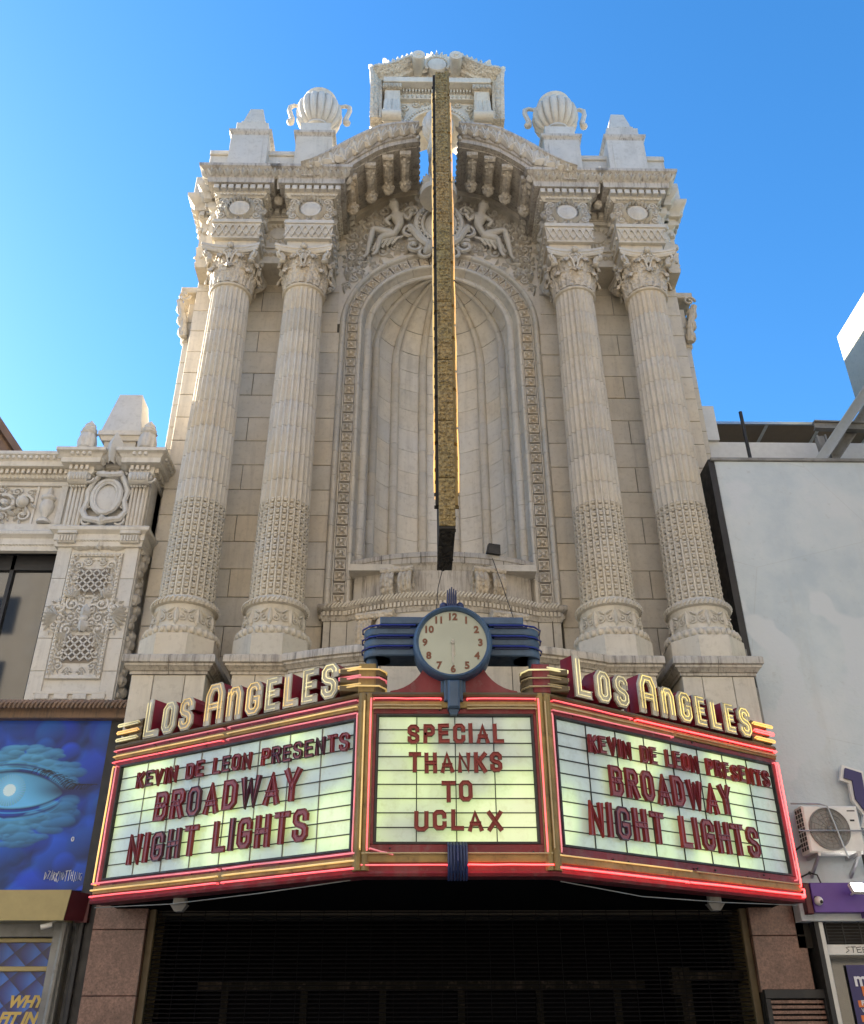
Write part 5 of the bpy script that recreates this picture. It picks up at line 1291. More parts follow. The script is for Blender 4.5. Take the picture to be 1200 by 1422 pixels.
for i in range(26): q.box(5.48, 6.40, -.66, -.63, .1+i*.078, .1+i*.078+.05, .004)
part(q, 'poster_case_louvre', 'granite')
# ================================================================== building on the left
LBD = empty('shop_building', (-9, 0, 0)); tag(LBD, 'low cream terracotta shop building with carved end pier left of the theatre', 'building')
def lp(mb, name, mat='lstone', parent=None, **k):
    if parent is None: mb.xf(0, lambda p: (p[0]+9, p[1], p[2]))
    return mb.build(name, mat, parent or LBD, **k)
lp(MB().box(-24, -6.52, .0, 26, 11.0, 13.0).box(-24, -6.52, .35, 26, 0, 11.0).box(-24, -8.2, -.34, .2, 10.85, 13.0).box(-8.22, -6.52, -.46, .4, 7.2, 13.0), 'wall_core')
X0, X1 = -8.26, -6.52
pr_ = MB().box(X0, X1, -.52, 0, 7.24, 10.95, .02)
for zz in (7.9, 8.55, 9.25, 9.9): pass
lp(pr_, 'pier')
for (a, b) in ((7.24, 7.95), (7.95, 8.65), (8.65, 9.35), (9.35, 10.0), (10.0, 10.75)):
    for (xa, xb) in ((X0, -7.95), (-6.82, X1)): lp(MB().box(xa+.004, xb-.004, -.55, -.4, a+.004, b-.004, .008), 'stone_block')
    lp(MB().box(X1-.1, X1+.02, -.5, .0, a+.004, b-.004, .008), 'stone_block')
q = MB()
for (a, b, c, d) in ((-7.93, -6.84, 10.52, 10.60), (-7.93, -6.84, 7.78, 7.86), (-7.93, -7.86, 7.86, 10.52), (-6.91, -6.84, 7.86, 10.52)): q.box(a, b, -.58, -.5, c, d, .01)
for i in range(32): q.ball((-7.895, -.585, 7.9+.083*i), .03, 5, 3); q.ball((-6.875, -.585, 7.9+.083*i), .03, 5, 3)
for i in range(13): q.ball((-7.86+.08*i, -.585, 10.56), .028, 5, 3)
lp(q, 'panel_border')
q = MB().box(-7.85, -6.92, -.535, -.5, 7.87, 10.51); lp(q, 'panel_ground', 'lstone')
for (zc, hh) in ((9.93, .27), (8.42, .27)):
    lp(MB().box(-7.385-.34, -7.385+.34, -.545, -.5, zc-hh-.03, zc+hh+.03), 'lattice_ground', 'ground')  # dark plate stands for shade in the lattice openings
    lat = MB()
    for sg in (-1, 1):
        for i in range(-3, 4):
            c = i*.17; p = []
            xa, xb = -.31, .31
            za, zb = sg*xa+c, sg*xb+c
            def clip(x): return x
            pts = [(x, sg*x+c) for x in np.linspace(-.31, .31, 40) if abs(sg*x+c) <= hh+.001]
            if len(pts) > 2: lat.tube([(-7.385+pts[0][0], -.60, zc+pts[0][1]), (-7.385+pts[-1][0], -.60, zc+pts[-1][1])], .021, 5)
    lp(lat, 'lattice')
q = MB(); r_ = lambda *a: q.scroll(*a)
XP = -7.385
def pan(q, x, s):
    pass
q = MB()
for (x, z, r, h, st) in ((.34, 10.3, .10, 1, 0), (.36, 9.98, .10, -1, 0), (.36, 9.7, .09, 1, 0), (.30, 9.4, .14, -1, 1), (.58, 9.32, .14, 1, 2), (.28, 9.1, .12, 1, 1), (.5, 9.08, .12, -1, 0), (.6, 8.92, .13, 1, 0), (.32, 8.82, .14, -1, 2), (.15, 8.98, .11, 1, 0), (.36, 8.6, .1, 1, 1), (.36, 8.3, .1, -1, 1), (.34, 8.05, .09, 1, 1), (.14, 10.38, .08, -1, 0), (.14, 7.97, .07, 1, 0), (.13, 9.28, .13, 1, 0), (.15, 9.5, .1, -1, 0)): q.scroll(x, z, r, h, st, -.54, 4)
for i in range(7): q.leaf(.55, 9.12, .34, .10, -.9+.3*i, .09, -.56)
for i in range(5): q.leaf(.30, 9.55, .3, .1, .2+.4*i, .08, -.54, .3); q.leaf(.3, 8.75, .3, .1, -.2-.4*i, .08, -.54, .3)
for i in range(12): q.leaf(.45+.03*math.sin(i), 9.6+.075*i, .14, .08, PI/2-.3+.6*(i % 2), .05, -.54); q.leaf(.45, 8.55-.06*i, .13, .08, -PI/2-.3+.6*(i % 2), .05, -.54)
for i in range(4): q.leaf(.1*i, 10.72, .25, .1, .35-.2*i, .07, -.53, .3)
q.mirror(); q.leaf(0, 10.68, .22, .18, PI/2, .1, -.53)
for z in (9.2, 8.9): q.leaf(0, z-.12, .32, .26, PI/2, .13, -.56)
q.ball((0, -.6, 9.06), .09, 10, 6); q.xf(0, lambda p: (p[0]+XP, p[1], p[2])); lp(q, 'panel_scrollwork')
q = MB()
for k_ in range(17):
    z = 7.4+.2*k_; q.ball((X1+.02, -.27+.08*math.sin(k_*2.1), z), .12+.03*math.sin(k_*1.3), 7, 5); q.ball((X1+.03, -.38+.2*(k_ % 2), z+.1), .07, 6, 4)
lp(q, 'side_garland', 'lcarved')
for i in range(4): lp(MB().box(-8.05+.37*i, -7.78+.37*i, -.58, -.5, 7.36, 7.47, .01), 'foot_block')
lp(MB().box(-8.1, -6.68, -.56, -.5, 7.47, 7.53, .01), 'foot_moulding')
# mid moulding and window head
mm_ = [(-24, -.34), (-8.28, -.34), (-8.28, -.56), (X1+.02, -.56), (X1+.02, .1)]
lp(MB().sweep(mm_, [(-.05, 10.72), (.04, 10.74), (.05, 10.86), (.08, 10.88), (.08, 11.02), (.11, 11.05), (.17, 11.09), (.18, 11.16), (.14, 11.2), (-.1, 11.22)]), 'string_moulding')
q = MB()
for (x, y, a) in along(mm_, .105, .13): q.ball((x, y, 11.12), .05, 6, 4)
for (x, y, a) in along(mm_, .07, .05): q.ball((x, y, 10.87), .026, 5, 3)
lp(q, 'bead_row', kind='stuff')
for (xa, xb) in ((-8.28, -7.86), (-6.94, -6.50)):
    lp(MB().box(xa, xb, -.72, -.5, 11.0, 11.2, .015).box(xa+.02, xb-.02, -.68, -.5, 10.80, 11.0, .015), 'corbel_block')
    q = MB()
    for i in range(6): q.box(xa+.04+.062*i, xa+.08+.062*i, -.71, -.6, 10.83, 10.97, .006)
    lp(q, 'corbel_reeding', kind='stuff')
    c = MB().box(xa+.03, xb-.03, -.60, -.4, 11.22, 12.28, .01)
    for i in range(4): c.tube([(xa+.075+.085*i, -.61, 11.24), (xa+.075+.085*i, -.63, 12.2)], .032, 6)
    lp(c, 'fluted_console')
    c = MB().tube([(xa-.0, -.72, 12.38), (xb+.0, -.72, 12.38)], .15, 16); c.spiral(xb+.0, 12.38, .13, 1.4, -1, 0, .5, -.72)
    for i in range(6): c.ball((xa+.06+.062*i, -.70, 12.2), .032, 5, 3)
    for i in range(5): c.leaf(xa+.07+.075*i, 12.28, .2, .09, PI/2, .04, -.86)
    lp(c, 'console_volute')
# cornice with breaks over the consoles
cp_ = [(-.05, 12.50), (0, 12.52), (.03, 12.56), (.05, 12.60), (.05, 12.72), (.10, 12.74), (.20, 12.75), (.21, 12.87), (.24, 12.90), (.28, 12.98), (.32, 13.0), (.32, 13.08), (-.3, 13.1)]
pl_ = [(-24, -.45), (-8.30, -.45), (-8.30, -.64), (-7.84, -.64), (-7.84, -.42), (-6.96, -.42), (-6.96, -.64), (-6.50, -.64), (-6.50, .4)]
lp(MB().sweep(pl_, cp_), 'cornice')
q = MB()
for (x, y, a) in along(pl_, .12, .05): rbox(q, x, y, a, .07, .08, 12.61, 12.72)
lp(q, 'dentil', kind='stuff')
q = MB()
for (x, y, a) in along(pl_, .13, .25): q.ball((x, y, 12.95), .058, 6, 4)
for (x, y, a) in along(pl_, .09, .02): q.ball((x, y, 12.55), .035, 5, 3)
lp(q, 'egg_moulding', kind='stuff')
# cartouche shield of the pier
q = MB()
ring_(q, .30, .42, 11.95, .06, -.66, 28); ring_(q, .24, .36, 11.93, .03, -.68, 28)
q.sheet(lambda t, p: (.28*(2*p-1)*math.sqrt(max(0.02, 1-(2*t-1)**2)), -.58-.05*(1-(2*t-1)**2), 11.93+.4*(2*t-1)), 10, 6, .04)
i0, f0 = len(q.v), len(q.f)
for (x, z, r, h, st) in ((.38, 11.75, .10, 1, 0), (.34, 11.36, .13, -1, 1), (.40, 12.15, .10, -1, 0), (.22, 12.55, .12, 1, 0), (.30, 12.4, .07, -1, 0)): q.spiral(x, z, r, 1.4, h, st, .6, -.58)
q.tube([(.18, -.62, 12.6), (.34, -.66, 12.35), (.44, -.62, 12.1), (.40, -.64, 11.85), (.47, -.62, 11.6), (.36, -.64, 11.4), (.1, -.68, 11.34), (0, -.68, 11.3)], [.07, .06, .07, .06, .07, .08, .08, .08], 7)
for i in range(6): q.leaf(.12, 12.78, .42-.05*i, .16, PI/2+.3-.33*i, .12, -.72, .1); q.ball((.3, -.62, 12.75), .14, 8, 5)
q.mirror(i0, f0); q.leaf(0, 12.75, .85, .4, PI/2, .2, -.74); q.leaf(0, 11.45, .26, .3, -PI/2, .12, -.66); q.tube([(-.26, -.7, 12.52), (0, -.78, 12.45), (.26, -.7, 12.52)], .07, 7)
q.box(-.52, .52, -.5, 0, 11.22, 12.6); q.xf(0, lambda p: (p[0]-7.40, p[1], p[2])); lp(q, 'shield_cartouche')
# pyramid and cone finials on the roof
lp(MB().tbox(-7.42, -.1, 13.05, 13.55, .36, .36).tbox(-7.42, -.1, 13.55, 13.66, .42, .46).tbox(-7.42, -.1, 13.66, 13.78, .50, .50), 'pyramid_base', 'lstone')
lp(MB().tbox(-7.42, -.1, 13.78, 14.98, .46, .27), 'pyramid_cap', 'grey' if False else 'lstone', smooth=False)
for x in (-8.16, -6.78):
    q = MB().lathe([(.20, 13.08), (.20, 13.16), (.12, 13.2), (.12, 13.26), (.20, 13.32), (.22, 13.5), (.18, 13.68), (.13, 13.72)], 32, (x, -.5, 0), fn=lobes(8, .12)).lathe([(.16, 13.70), (.20, 13.75), (.15, 13.80), (.17, 13.85), (.12, 13.91), (.13, 13.96), (.07, 14.03), (.02, 14.1)], 32, (x, -.5, 0), fn=lobes(8, .1))
    q.box(x-.26, x+.26, -.76, -.24, 13.04, 13.14, .01); lp(q, 'cone_finial')
# frieze with scroll relief, masks and a little urn
q = MB().box(-24, -8.32, -.40, -.3, 11.22, 11.40, .01).box(-24, -8.32, -.40, -.3, 12.38, 12.5, .01).box(-8.55, -8.40, -.40, -.3, 11.4, 12.38, .01).box(-9.10, -9.04, -.38, -.3, 11.4, 12.38, .01); lp(q, 'frieze_frame')
q = MB()
for k_ in range(7):
    xb = -9.32-.86*k_
    for (dx, z, r, h, st) in ((0, 11.95, .2, 1, 0), (.05, 11.62, .14, -1, 1), (-.4, 11.9, .24, -1, 2), (-.42, 11.58, .12, 1, 0), (-.2, 12.22, .11, 1, 0), (-.55, 12.25, .1, -1, 0), (.1, 12.2, .09, 1, 1)): q.scroll(xb+dx, z, r, h, st, -.36, 5)
    q.ball((xb, -.42, 11.95), .13, 10, 7)
lp(q, 'frieze_scrollwork')
q = MB().lathe([(.15, 11.42), (.15, 11.48), (.05, 11.55), (.06, 11.6), (.14, 11.72), (.17, 11.85), (.12, 11.98), (.16, 12.02), (.16, 12.08), (.07, 12.16), (.04, 12.3), (.01, 12.36)], 20, (-8.78, -.38, 0), fn=lobes(8, .08)); lp(q, 'relief_urn')
# window, lower ledge
q = MB().box(-24, -8.45, -.30, .2, 10.80, 10.88, .01)
q.box(-9.42, -9.34, -.02, .12, 7.2, 10.8).box(-24, -8.3, -.02, .12, 10.45, 10.86).box(-8.50, -8.44, -.02, .12, 7.2, 10.86); lp(q, 'window_frame', 'black')
for (a, b) in ((-9.34, -8.50), (-10.6, -9.42), (-12.6, -10.7)): lp(MB().box(a, b, .05, .07, 7.2, 10.5), 'window_pane', 'glass', smooth=False)
lp(MB().box(-14, -5.98, -.60, .2, 6.98, 7.2, .02).box(-14, -5.93, -.85, .0, 7.2, 7.26, .01), 'ledge', 'rust')
q = MB()
x = -13.9
while x < -5.95: q.tube([(x, -.84, 7.11), (x+.05, -.90, 7.17), (x+.10, -.84, 7.24)], .035, 5); x += .085
lp(q, 'rope_ledge', 'rust', kind='stuff')
q = MB().box(-6.5, -6.10, -.42, .3, 0, 7.0).box(-6.42, -6.34, -.5, -.4, 0, 3.4, .01); lp(q, 'party_pier', 'black')
lp(MB().tube([(-6.72, -.52, 0), (-6.66, -.52, 3.4)], .05, 8).box(-6.86, -6.6, -.46, -.3, 0, 3.4, .01), 'conduit_post', 'grey')
# mural board -------------------------------------------------------
def mural_image():
    W, H = 560, 420; yy, xx = np.mgrid[0:H, 0:W].astype(np.float32); x = -8.72-(7.14-3.9)*0+ -0 ; X_ = -9.60+xx/W*(3.16); Z_ = 3.88+yy/H*3.28
    rs = np.random.RandomState(11); img = np.zeros((H, W, 3), np.float32); img[:] = (.005, .035, .26)
    def cloud(cx, cz, r, c, e=1.0, dirx=-.4, dirz=.75):
        d = np.sqrt((X_-cx)**2+((Z_-cz)*e)**2)/r; m_ = (np.clip((1-d)*3.2, 0, 1)**.7)[..., None]
        sh = np.clip(.42+.62*(((X_-cx)*dirx+(Z_-cz)*dirz)/r), .1, 1)[..., None]
        img[:] = img*(1-m_)+m_*(np.array(c, np.float32)*sh+img*.35*(1-sh))
    for _ in range(190):
        cx, cz = rs.uniform(-9.7, -6.3), rs.uniform(3.7, 7.3); cloud(cx, cz, rs.uniform(.14, .5), (.008, rs.uniform(.05, .11), rs.uniform(.38, .62)))
    ex, ez = -8.12, 5.64
    for i in range(330):   # brow and cheek of brighter clouds
        t = rs.uniform(0, 1); a = PI*(.02+.96*t); up_ = rs.rand() < .4
        rr_ = rs.uniform(.62, 1.12)
        cx = ex+.1+rr_*1.1*math.cos(a); cz = ez+(rr_*.72*math.sin(a)+.02 if up_ else -rr_*.85*math.sin(a)-.05)
        if cx > ex+1.15: continue
        b = math.exp(-((cx-ex)**2+(cz-ez)**2)*1.1); cloud(cx, cz, rs.uniform(.07, .24), (.012+.13*b, .12+.42*b, .42+.42*b), 2.1, -.2, 1.0)
    # almond of the eye
    u = (X_-ex)/.92; lid = .34*np.clip(1-u*u, 0, 1)**.7; top_ = ez+lid*1.0+.05*u*-1; bot = ez-lid*.85-.06
    ins = ((Z_ < top_) & (Z_ > bot) & (abs(u) < 1)); sclera = np.array((.10, .38, .66), np.float32)
    shade = np.clip(1-np.abs(u)*.55-(Z_-ez)*.8, .25, 1)[..., None]; img = np.where(ins[..., None], sclera*shade, img)
    di = np.hypot(X_-(ex-.08), (Z_-ez)*1.02); ir = (di < .30) & ins; an = np.arctan2(Z_-ez, X_-ex+.08)
    irc = np.stack([.10+.12*np.sin(an*19)**2*1, .36+.2*np.sin(an*23+di*9)**2, .62+.2*np.sin(an*17)**2], -1)*(1.15-di/.34*.55)[..., None]; img = np.where(ir[..., None], irc, img)
    img = np.where(((di < .115) & ins)[..., None], np.array((.55, .75, .85), np.float32)*(1.1-.4*np.sin(an*7+di*30)**2)[..., None], img)
    for (off, wd, col) in ((0, .035, (.002, .008, .05)), (.07, .02, (.05, .32, .62)), (.14, .03, (.003, .015, .12)), (.2, .015, (.03, .22, .5))):
        for sg, ln in ((1, top_+off), (-1, bot-off*1.0)):
            m_ = (np.clip(1-np.abs(Z_-ln)/wd, 0, 1)*np.clip((1.06-np.abs(u))*6, 0, 1))[..., None]*.85; img[:] = img*(1-m_)+np.array(col, np.float32)*m_
    m_ = (np.exp(-((u-1.05)/.45)**2-((Z_-ez)/.13)**2)*.85)[..., None]; img[:] = img*(1-m_)+np.array((.008, .008, .04), np.float32)*m_
    for _ in range(60):
        x0 = ex+rs.uniform(.2, 1.35); z0 = ez+.32*max(0, 1-((x0-ex)/1.0)**2)+.02; dx = rs.uniform(.05, .25)
        for t in np.linspace(0, 1, 24): 
            px, pz = int((x0+dx*t+9.60)/3.16*W), int((z0+.09*math.sin(t*2)-3.88)/3.28*H)
            if 0 <= px < W-1 and 0 <= pz < H-1: img[pz:pz+2, px:px+2] = img[pz:pz+2, px:px+2]*.45
    al = np.ones((H, W, 1), np.float32); im = bpy.data.images.new('mural_print', W, H, float_buffer=True); im.colorspace_settings.name = 'Linear Rec.709'
    im.pixels.foreach_set(np.concatenate([np.clip(img*1.3, 0, .9), al], -1).ravel()); im.update(); im.pack(); return im
t = NT('mural_print'); it = t.n('TexImage', image=mural_image(), extension='EXTEND'); mp = t.n('Mapping', vector_type='POINT'); g_ = t.n('NewGeometry'); t.l(g_.outputs['Position'], mp.inputs[0])
mp.inputs['Rotation'].default_value = (-PI/2, 0, 0)
# position (x, y, z) -> (x, z): done with a separate / combine pair
sx_ = t.n('SeparateXYZ'); t.l(g_.outputs['Position'], sx_.inputs[0]); cb_ = t.n('CombineXYZ')
def lin(src, a, b): q = t.n('MapRange'); q.inputs[1].default_value = a; q.inputs[2].default_value = b; q.clamp = False; t.l(src, q.inputs[0]); return q.outputs[0]
t.l(lin(sx_.outputs[0], -9.60, -6.44), cb_.inputs[0]); t.l(lin(sx_.outputs[2], 3.88, 7.16), cb_.inputs[1]); t.l(cb_.outputs[0], it.inputs[0])
t.set(Base_Color=it.outputs[0], Roughness=.5); M['mural'] = t.m
MU = empty('mural_board', (-8, -.4, 3.9)); tag(MU, 'deep blue painted board with a large eye set in clouds', 'mural')
MB().box(-5, 1.55, 0, .1, -.02, 3.24).build('painted_panel', 'mural', MU, smooth=False)
sg = MB()
GR = 'DZARKNOTTHING'; gx = .55
glyph = {'D': [[(0, 0), (.1, 1), (.8, .6), (0, 0)]], 'Z': [[(0, 1), (.9, 1), (0, 0), (.9, .1)]], 'A': [[(0, -.2), (.5, 1.1), (.9, -.2)], [(.1, .3), (.8, .4)]], 'R': [[(0, 0), (.1, 1), (.8, .8), (.1, .5), (.9, -.2)]], 'K': [[(0, -.1), (0, 1)], [(.8, 1.2), (0, .4), (.9, -.2)]], 'N': [[(0, 0), (.1, 1.2), (.8, 0), (.9, 1.1)]], 'O': [[(.4, 0), (0, .5), (.4, 1), (.9, .5), (.4, 0)]], 'T': [[(0, 1), (1, 1.1)], [(.5, 1), (.4, -.3)]], 'H': [[(0, 0), (.1, 1)], [(.8, -.2), (.8, 1.1)], [(0, .5), (.9, .5)]], 'I': [[(.4, -.2), (.5, 1.1)]], 'G': [[(.9, .9), (.2, .9), (0, .2), (.8, 0), (.8, .5)]]}
for i, ch in enumerate(GR):
    for st in glyph[ch]: sg.tube([(.78+.052*i+.043*x, -.006, .16+.13*z+.02*math.sin(i)) for x, z in st], .0065, 4)
sg.tube([(1.16+.02*math.cos(a), -.006, .86+.035*math.sin(a)) for a in np.linspace(0, TAU, 12)], .012, 5)
sg.build('signature_scrawl', 'print', MU)
# gold fascia box and shop window below
FB = empty('fascia_box', (-8, -.8, 3.34)); tag(FB, 'plain dull gold sign box with dark red end under the blue mural', 'sign box')
MB().add([(-6, -.1, 0), (1.43, -.1, 0), (1.50, -.16, .48), (-6, -.16, .48), (-6, .4, 0), (1.43, .4, 0), (1.50, .4, .48), (-6, .4, .48)], [(0, 1, 2, 3), (7, 6, 5, 4), (1, 5, 6, 2), (4, 5, 1, 0), (3, 2, 6, 7), (0, 3, 7, 4)]).build('front_panel', 'goldbox', FB, smooth=False)
MB().add([(1.44, -.1, .0), (1.66, .25, .02), (1.70, .25, .46), (1.51, -.16, .47)], [(0, 1, 2, 3)]).box(1.5, 1.72, .25, .4, .0, .48).build('end_panel', 'maroon', FB)
SW = empty('shop_window', (-8, 0, 0)); tag(SW, 'blue shop window posters with quilted diamonds under the gold box', 'shop window')
MB().box(-6, 1.2, .05, .1, 0, 3.3).build('window_back', 'dark', SW)
MB().box(-6, 1.28, -.30, .1, 3.14, 3.34).build('soffit', 'grey', SW); MB().box(-6, 1.25, -.14, -.04, 3.06, 3.13, .01).box(-6, 1.24, -.14, -.04, 2.60, 2.68, .01).build('transom_bar', 'goldbox', SW); MB().box(1.19, 1.27, -.16, 0, 0, 3.1, .01).build('side_frame', 'grey', SW)
def quilt():
    t = NT('quilted_blue_print'); g = t.n('NewGeometry'); s = t.n('SeparateXYZ'); t.l(g.outputs['Position'], s.inputs[0])
    def tri(op, ph):
        a = t.n('Math', operation=op); b = t.n('Math', operation='MULTIPLY'); b.inputs[1].default_value = 1.15; t.l(s.outputs[2], b.inputs[0]); t.l(s.outputs[0], a.inputs[0]); t.l(b.outputs[0], a.inputs[1])
        c = t.n('Math', operation='MULTIPLY'); c.inputs[1].default_value = 2.1; t.l(a.outputs[0], c.inputs[0]); f = t.n('Math', operation='FRACT'); t.l(c.outputs[0], f.inputs[0]); return f.outputs[0]
    mu = t.n('Math', operation='MULTIPLY'); t.l(tri('ADD', 0), mu.inputs[0]); t.l(tri('SUBTRACT', 0), mu.inputs[1])
    col = t.ramp(mu.outputs[0], [(0, (.003, .006, .06)), (.1, (.005, .02, .2)), (.6, (.02, .13, .55))]); return t.set(Base_Color=col, Roughness=.25)
M['quilt'] = quilt()
MB().box(-6, 1.19, -.06, -.04, 2.68, 3.06).build('poster', 'quilt', SW, smooth=False); MB().box(-6, 1.19, -.06, -.04, 0, 2.60).build('poster', 'quilt', SW, smooth=False)
text('WHY', .245, 'goldprint', SW, (.74, -.066, 2.13), sx=1.0, shear=.3, bold=.011); text('FIT IN', .245, 'goldprint', SW, (.66, -.066, 1.88), shear=.3, bold=.011)
def camera_(x, y, z, lab, dome=False):
    c = empty('security_camera', (x, y, z)); tag(c, lab, 'security camera')
    if dome: MB().ball((0, 0, 0), .075, 12, 8).build('dome', 'offwhite', c); MB().box(-.05, .05, .02, .1, -.02, .08, .01).ball((.02, -.065, -.02), .03, 8, 5).build('lens', 'black', c)
    else: MB().tube([(-.10, -.05, -.03), (.07, 0, .02)], .045, 10).build('body', 'offwhite', c); MB().tube([(.04, 0, .04), (.12, .02, .08), (.13, .1, .12)], .014, 6).build('arm', 'offwhite', c)
camera_(-6.87, -.75, 3.27, 'small white bullet camera under the end of the gold fascia box')
camera_(6.46, -1.14, 3.60, 'small white dome camera on the purple fascia', True)
BT = MB().box(-40, -12, .6, 20, 13.1, 16.2).box(-40, -11.93, .5, 20, 16.0, 16.3); o = BT.build('brick_building', 'brick', None); tag(o, 'dark brown brick building corner rising behind the left cornice', 'building')
# ================================================================== building on the right
RB = empty('white_building', (10, 0, 0)); tag(RB, 'blank pale stucco shopfront wall to the right of the theatre', 'building')
def rp(mb, name, mat='stucco', **k): mb.xf(0, lambda p: (p[0]-10, p[1], p[2])); return mb.build(name, mat, RB, **k)
rp(MB().box(6.19, 22, -.92, -.62, 3.3, 12.84, .01), 'front_wall')
rp(MB().box(6.17, 22, -.62, .2, 2.9, 12.5).box(6.5, 22, 1.5, 26, 0, 12.3), 'side_return', 'darkmetal')  # dark tone holds both the return's shadow and its stains
rp(MB().box(6.10, 22, -.97, -.5, 12.84, 12.92, .01), 'parapet_cap', 'grey')
rp(MB().box(6.05, 6.19, -.9, -.1, 6.3, 12.9), 'shaded_stained_edge', 'black')  # black puts the return's shadow, with its stains, into the colour
rp(MB().box(6.4, 22, 1.6, 2.0, 12.3, 15.1), 'upper_wall', 'white_p'); rp(MB().box(6.45, 7.4, 1.5, 4.8, 15.1, 16.2), 'roof_house', 'white_p')
rp(MB().box(5.98, 6.16, -1.05, -.5, 6.7, 7.35, .03).tube([(6.05, -1.0, 7.3), (6.02, -1.1, 7.8), (6.08, -.95, 8.3)], .02, 5).ball((6.05, -1.0, 7.4), .12, 7, 5).box(5.98, 6.2, -.95, -.1, 3.7, 6.3), 'meter_box', 'grey')
# solar canopy on the roof
SCN = empty('solar_canopy', (11, 6, 15)); tag(SCN, 'row of brown-backed solar panels seen from below on the right roof', 'solar canopy')
sp0 = None
for i in range(7):
    q = MB().box(-.80, .80, -.03, 0, 0, .001).add([(-.80, 0, 0), (.80, 0, 0), (.80, -1.2, .08), (-.80, -1.2, .08), (-.80, 0.02, .04), (.80, .02, .04), (.80, -1.2, .13), (-.80, -1.2, .13)], [(0, 1, 2, 3), (7, 6, 5, 4), (1, 5, 6, 2), (4, 0, 3, 7), (3, 2, 6, 7), (0, 4, 5, 1)])
    l = (-3.2+1.68*i, 0, 2.9)
    if sp0 is None: sp0 = q.build('solar_panel', 'pv', SCN, l, smooth=False)
    else: inst(sp0, l, None, SCN)
q = MB().box(-4.2, 9, -1.25, -1.18, 2.96, 3.05)
for i in range(8): q.add([], []); q.box(-4.06+1.68*i-.03, -4.06+1.68*i+.03, -.1, .1, -2.5, 3.0)
q.build('rail', 'steel', SCN)
o = MB().tube([(0, 0, 0), (.0, 0, 2.1)], .045, 8).build('roof_pole', 'black', None, (7.43, 0, 12.8)); tag(o, 'thin dark pole standing on the roof edge of the white building', 'pole')
for i in range(7):
    xg = -3.2-.84+1.68*i
    MB().add([(xg-.05, -.0, 2.88), (xg+.05, -.0, 2.88), (xg+.05, -1.2, 2.96), (xg-.05, -1.2, 2.96), (xg-.05, .03, 2.93), (xg+.05, .03, 2.93), (xg+.05, -1.17, 3.01), (xg-.05, -1.17, 3.01)], [(0, 1, 2, 3), (7, 6, 5, 4), (0, 4, 5, 1), (1, 5, 6, 2), (2, 6, 7, 3), (3, 7, 4, 0)]).build('clamp_rail', 'white_p', SCN)
SF = empty('steel_frame', (9.4, 0, 12.8)); tag(SF, 'grey steel roof frame with a slanting channel beam beside the tower', 'steel frame')
def ibeam(a, b, w=.16, h=.2):
    a, b = Vector(a), Vector(b); d = (b-a).normalized(); u = Vector((0, 1, 0)).cross(d).normalized(); v = []
    m_ = MB()
    for (o, hw, hh) in ((-h/2, w/2, .02), (h/2, w/2, .02), (0, .02, h/2)):
        P = []
        for e in (a, b):
            for (sy, su) in ((-1, -1), (1, -1), (1, 1), (-1, 1)): P.append(e+Vector((0, 1, 0))*sy*hw+u*(o+su*hh))
        m_.add(P, [(0, 1, 2, 3), (7, 6, 5, 4), (0, 4, 5, 1), (1, 5, 6, 2), (2, 6, 7, 3), (3, 7, 4, 0)])
    return m_
for (a, b) in (((-.6, 0, .3), (1.5, 0, 3.0)), ((-.45, .6, .1), (1.7, .6, 2.8)), ((.14, .3, -.2), (.02, .3, 1.6)), ((.0, .4, 2.0), (3.4, .4, 1.9)), ((.1, .2, .25), (3.4, .2, .9))): ibeam(a, b).build('beam', 'grey' if a[0] > -.5 else 'steel', SF)
o = MB().box(0, 14, -12, 0, 0, 10, .04).build('tower_building', 'tower', None, (12.6, 3.6, 10.5)); tag(o, 'tall pale wall at the right edge with its top corner in yellow sun', 'building')
o = MB().box(0, 8, 0, .4, 0, 3.2).build('roof_wall', 'tower', None, (10.4, 3.0, 12.3)); tag(o, 'low pale yellow roof wall behind the steel frame', 'wall')
# air conditioner
AC = empty('air_conditioner', (6.80, -1.15, 4.34)); tag(AC, 'white outdoor air conditioning unit caged on the right wall', 'air conditioner')
MB().box(-.44, .56, -.30, .08, 0, .80, .03).build('casing', 'offwhite', AC)
MB().lathe([(.335, -.315), (.35, -.33), (.365, -.315), (.365, -.29)], 36, (-.02, 0, .40), axis='y').build('fan_ring', 'grey', AC)
MB().lathe([(.01, -.304), (.335, -.304), (.335, -.29)], 36, (-.02, 0, .40), axis='y').build('fan_opening', 'black', AC)
q = MB()
for r_ in (.08, .14, .2, .26, .32): q.tube([(-.02+r_*math.cos(TAU*i/28), -.318, .40+r_*math.sin(TAU*i/28)) for i in range(28)], .005, 4, True)
for i in range(16): a = TAU*i/16; q.tube([(-.02+.05*math.cos(a), -.32, .4+.05*math.sin(a)), (-.02+.33*math.cos(a), -.318, .4+.33*math.sin(a))], .005, 4)
q.ball((-.02, -.32, .4), .05, 10, 6); q.build('fan_guard', 'grey', AC)
q = MB()
for i in range(4):
    a = TAU*i/4+.4; q.sheet(lambda t, p: (-.02+(.04+.27*t)*math.cos(a+.7*p), -.309+.0*p, .4+(.04+.27*t)*math.sin(a+.7*p)), 3, 3, .003)
q.build('fan_blade', 'grey', AC)
q = MB()
for i in range(9):
    for j in range(3): q.box(-.445, -.43, -.26+.11*j, -.19+.11*j, .06+.08*i, .12+.08*i)
q.build('side_vent', 'black', AC)
MB().box(.38, .46, -.305, -.29, .53, .56).box(.36, .50, -.303, -.29, .70, .72).build('badge', 'black', AC)
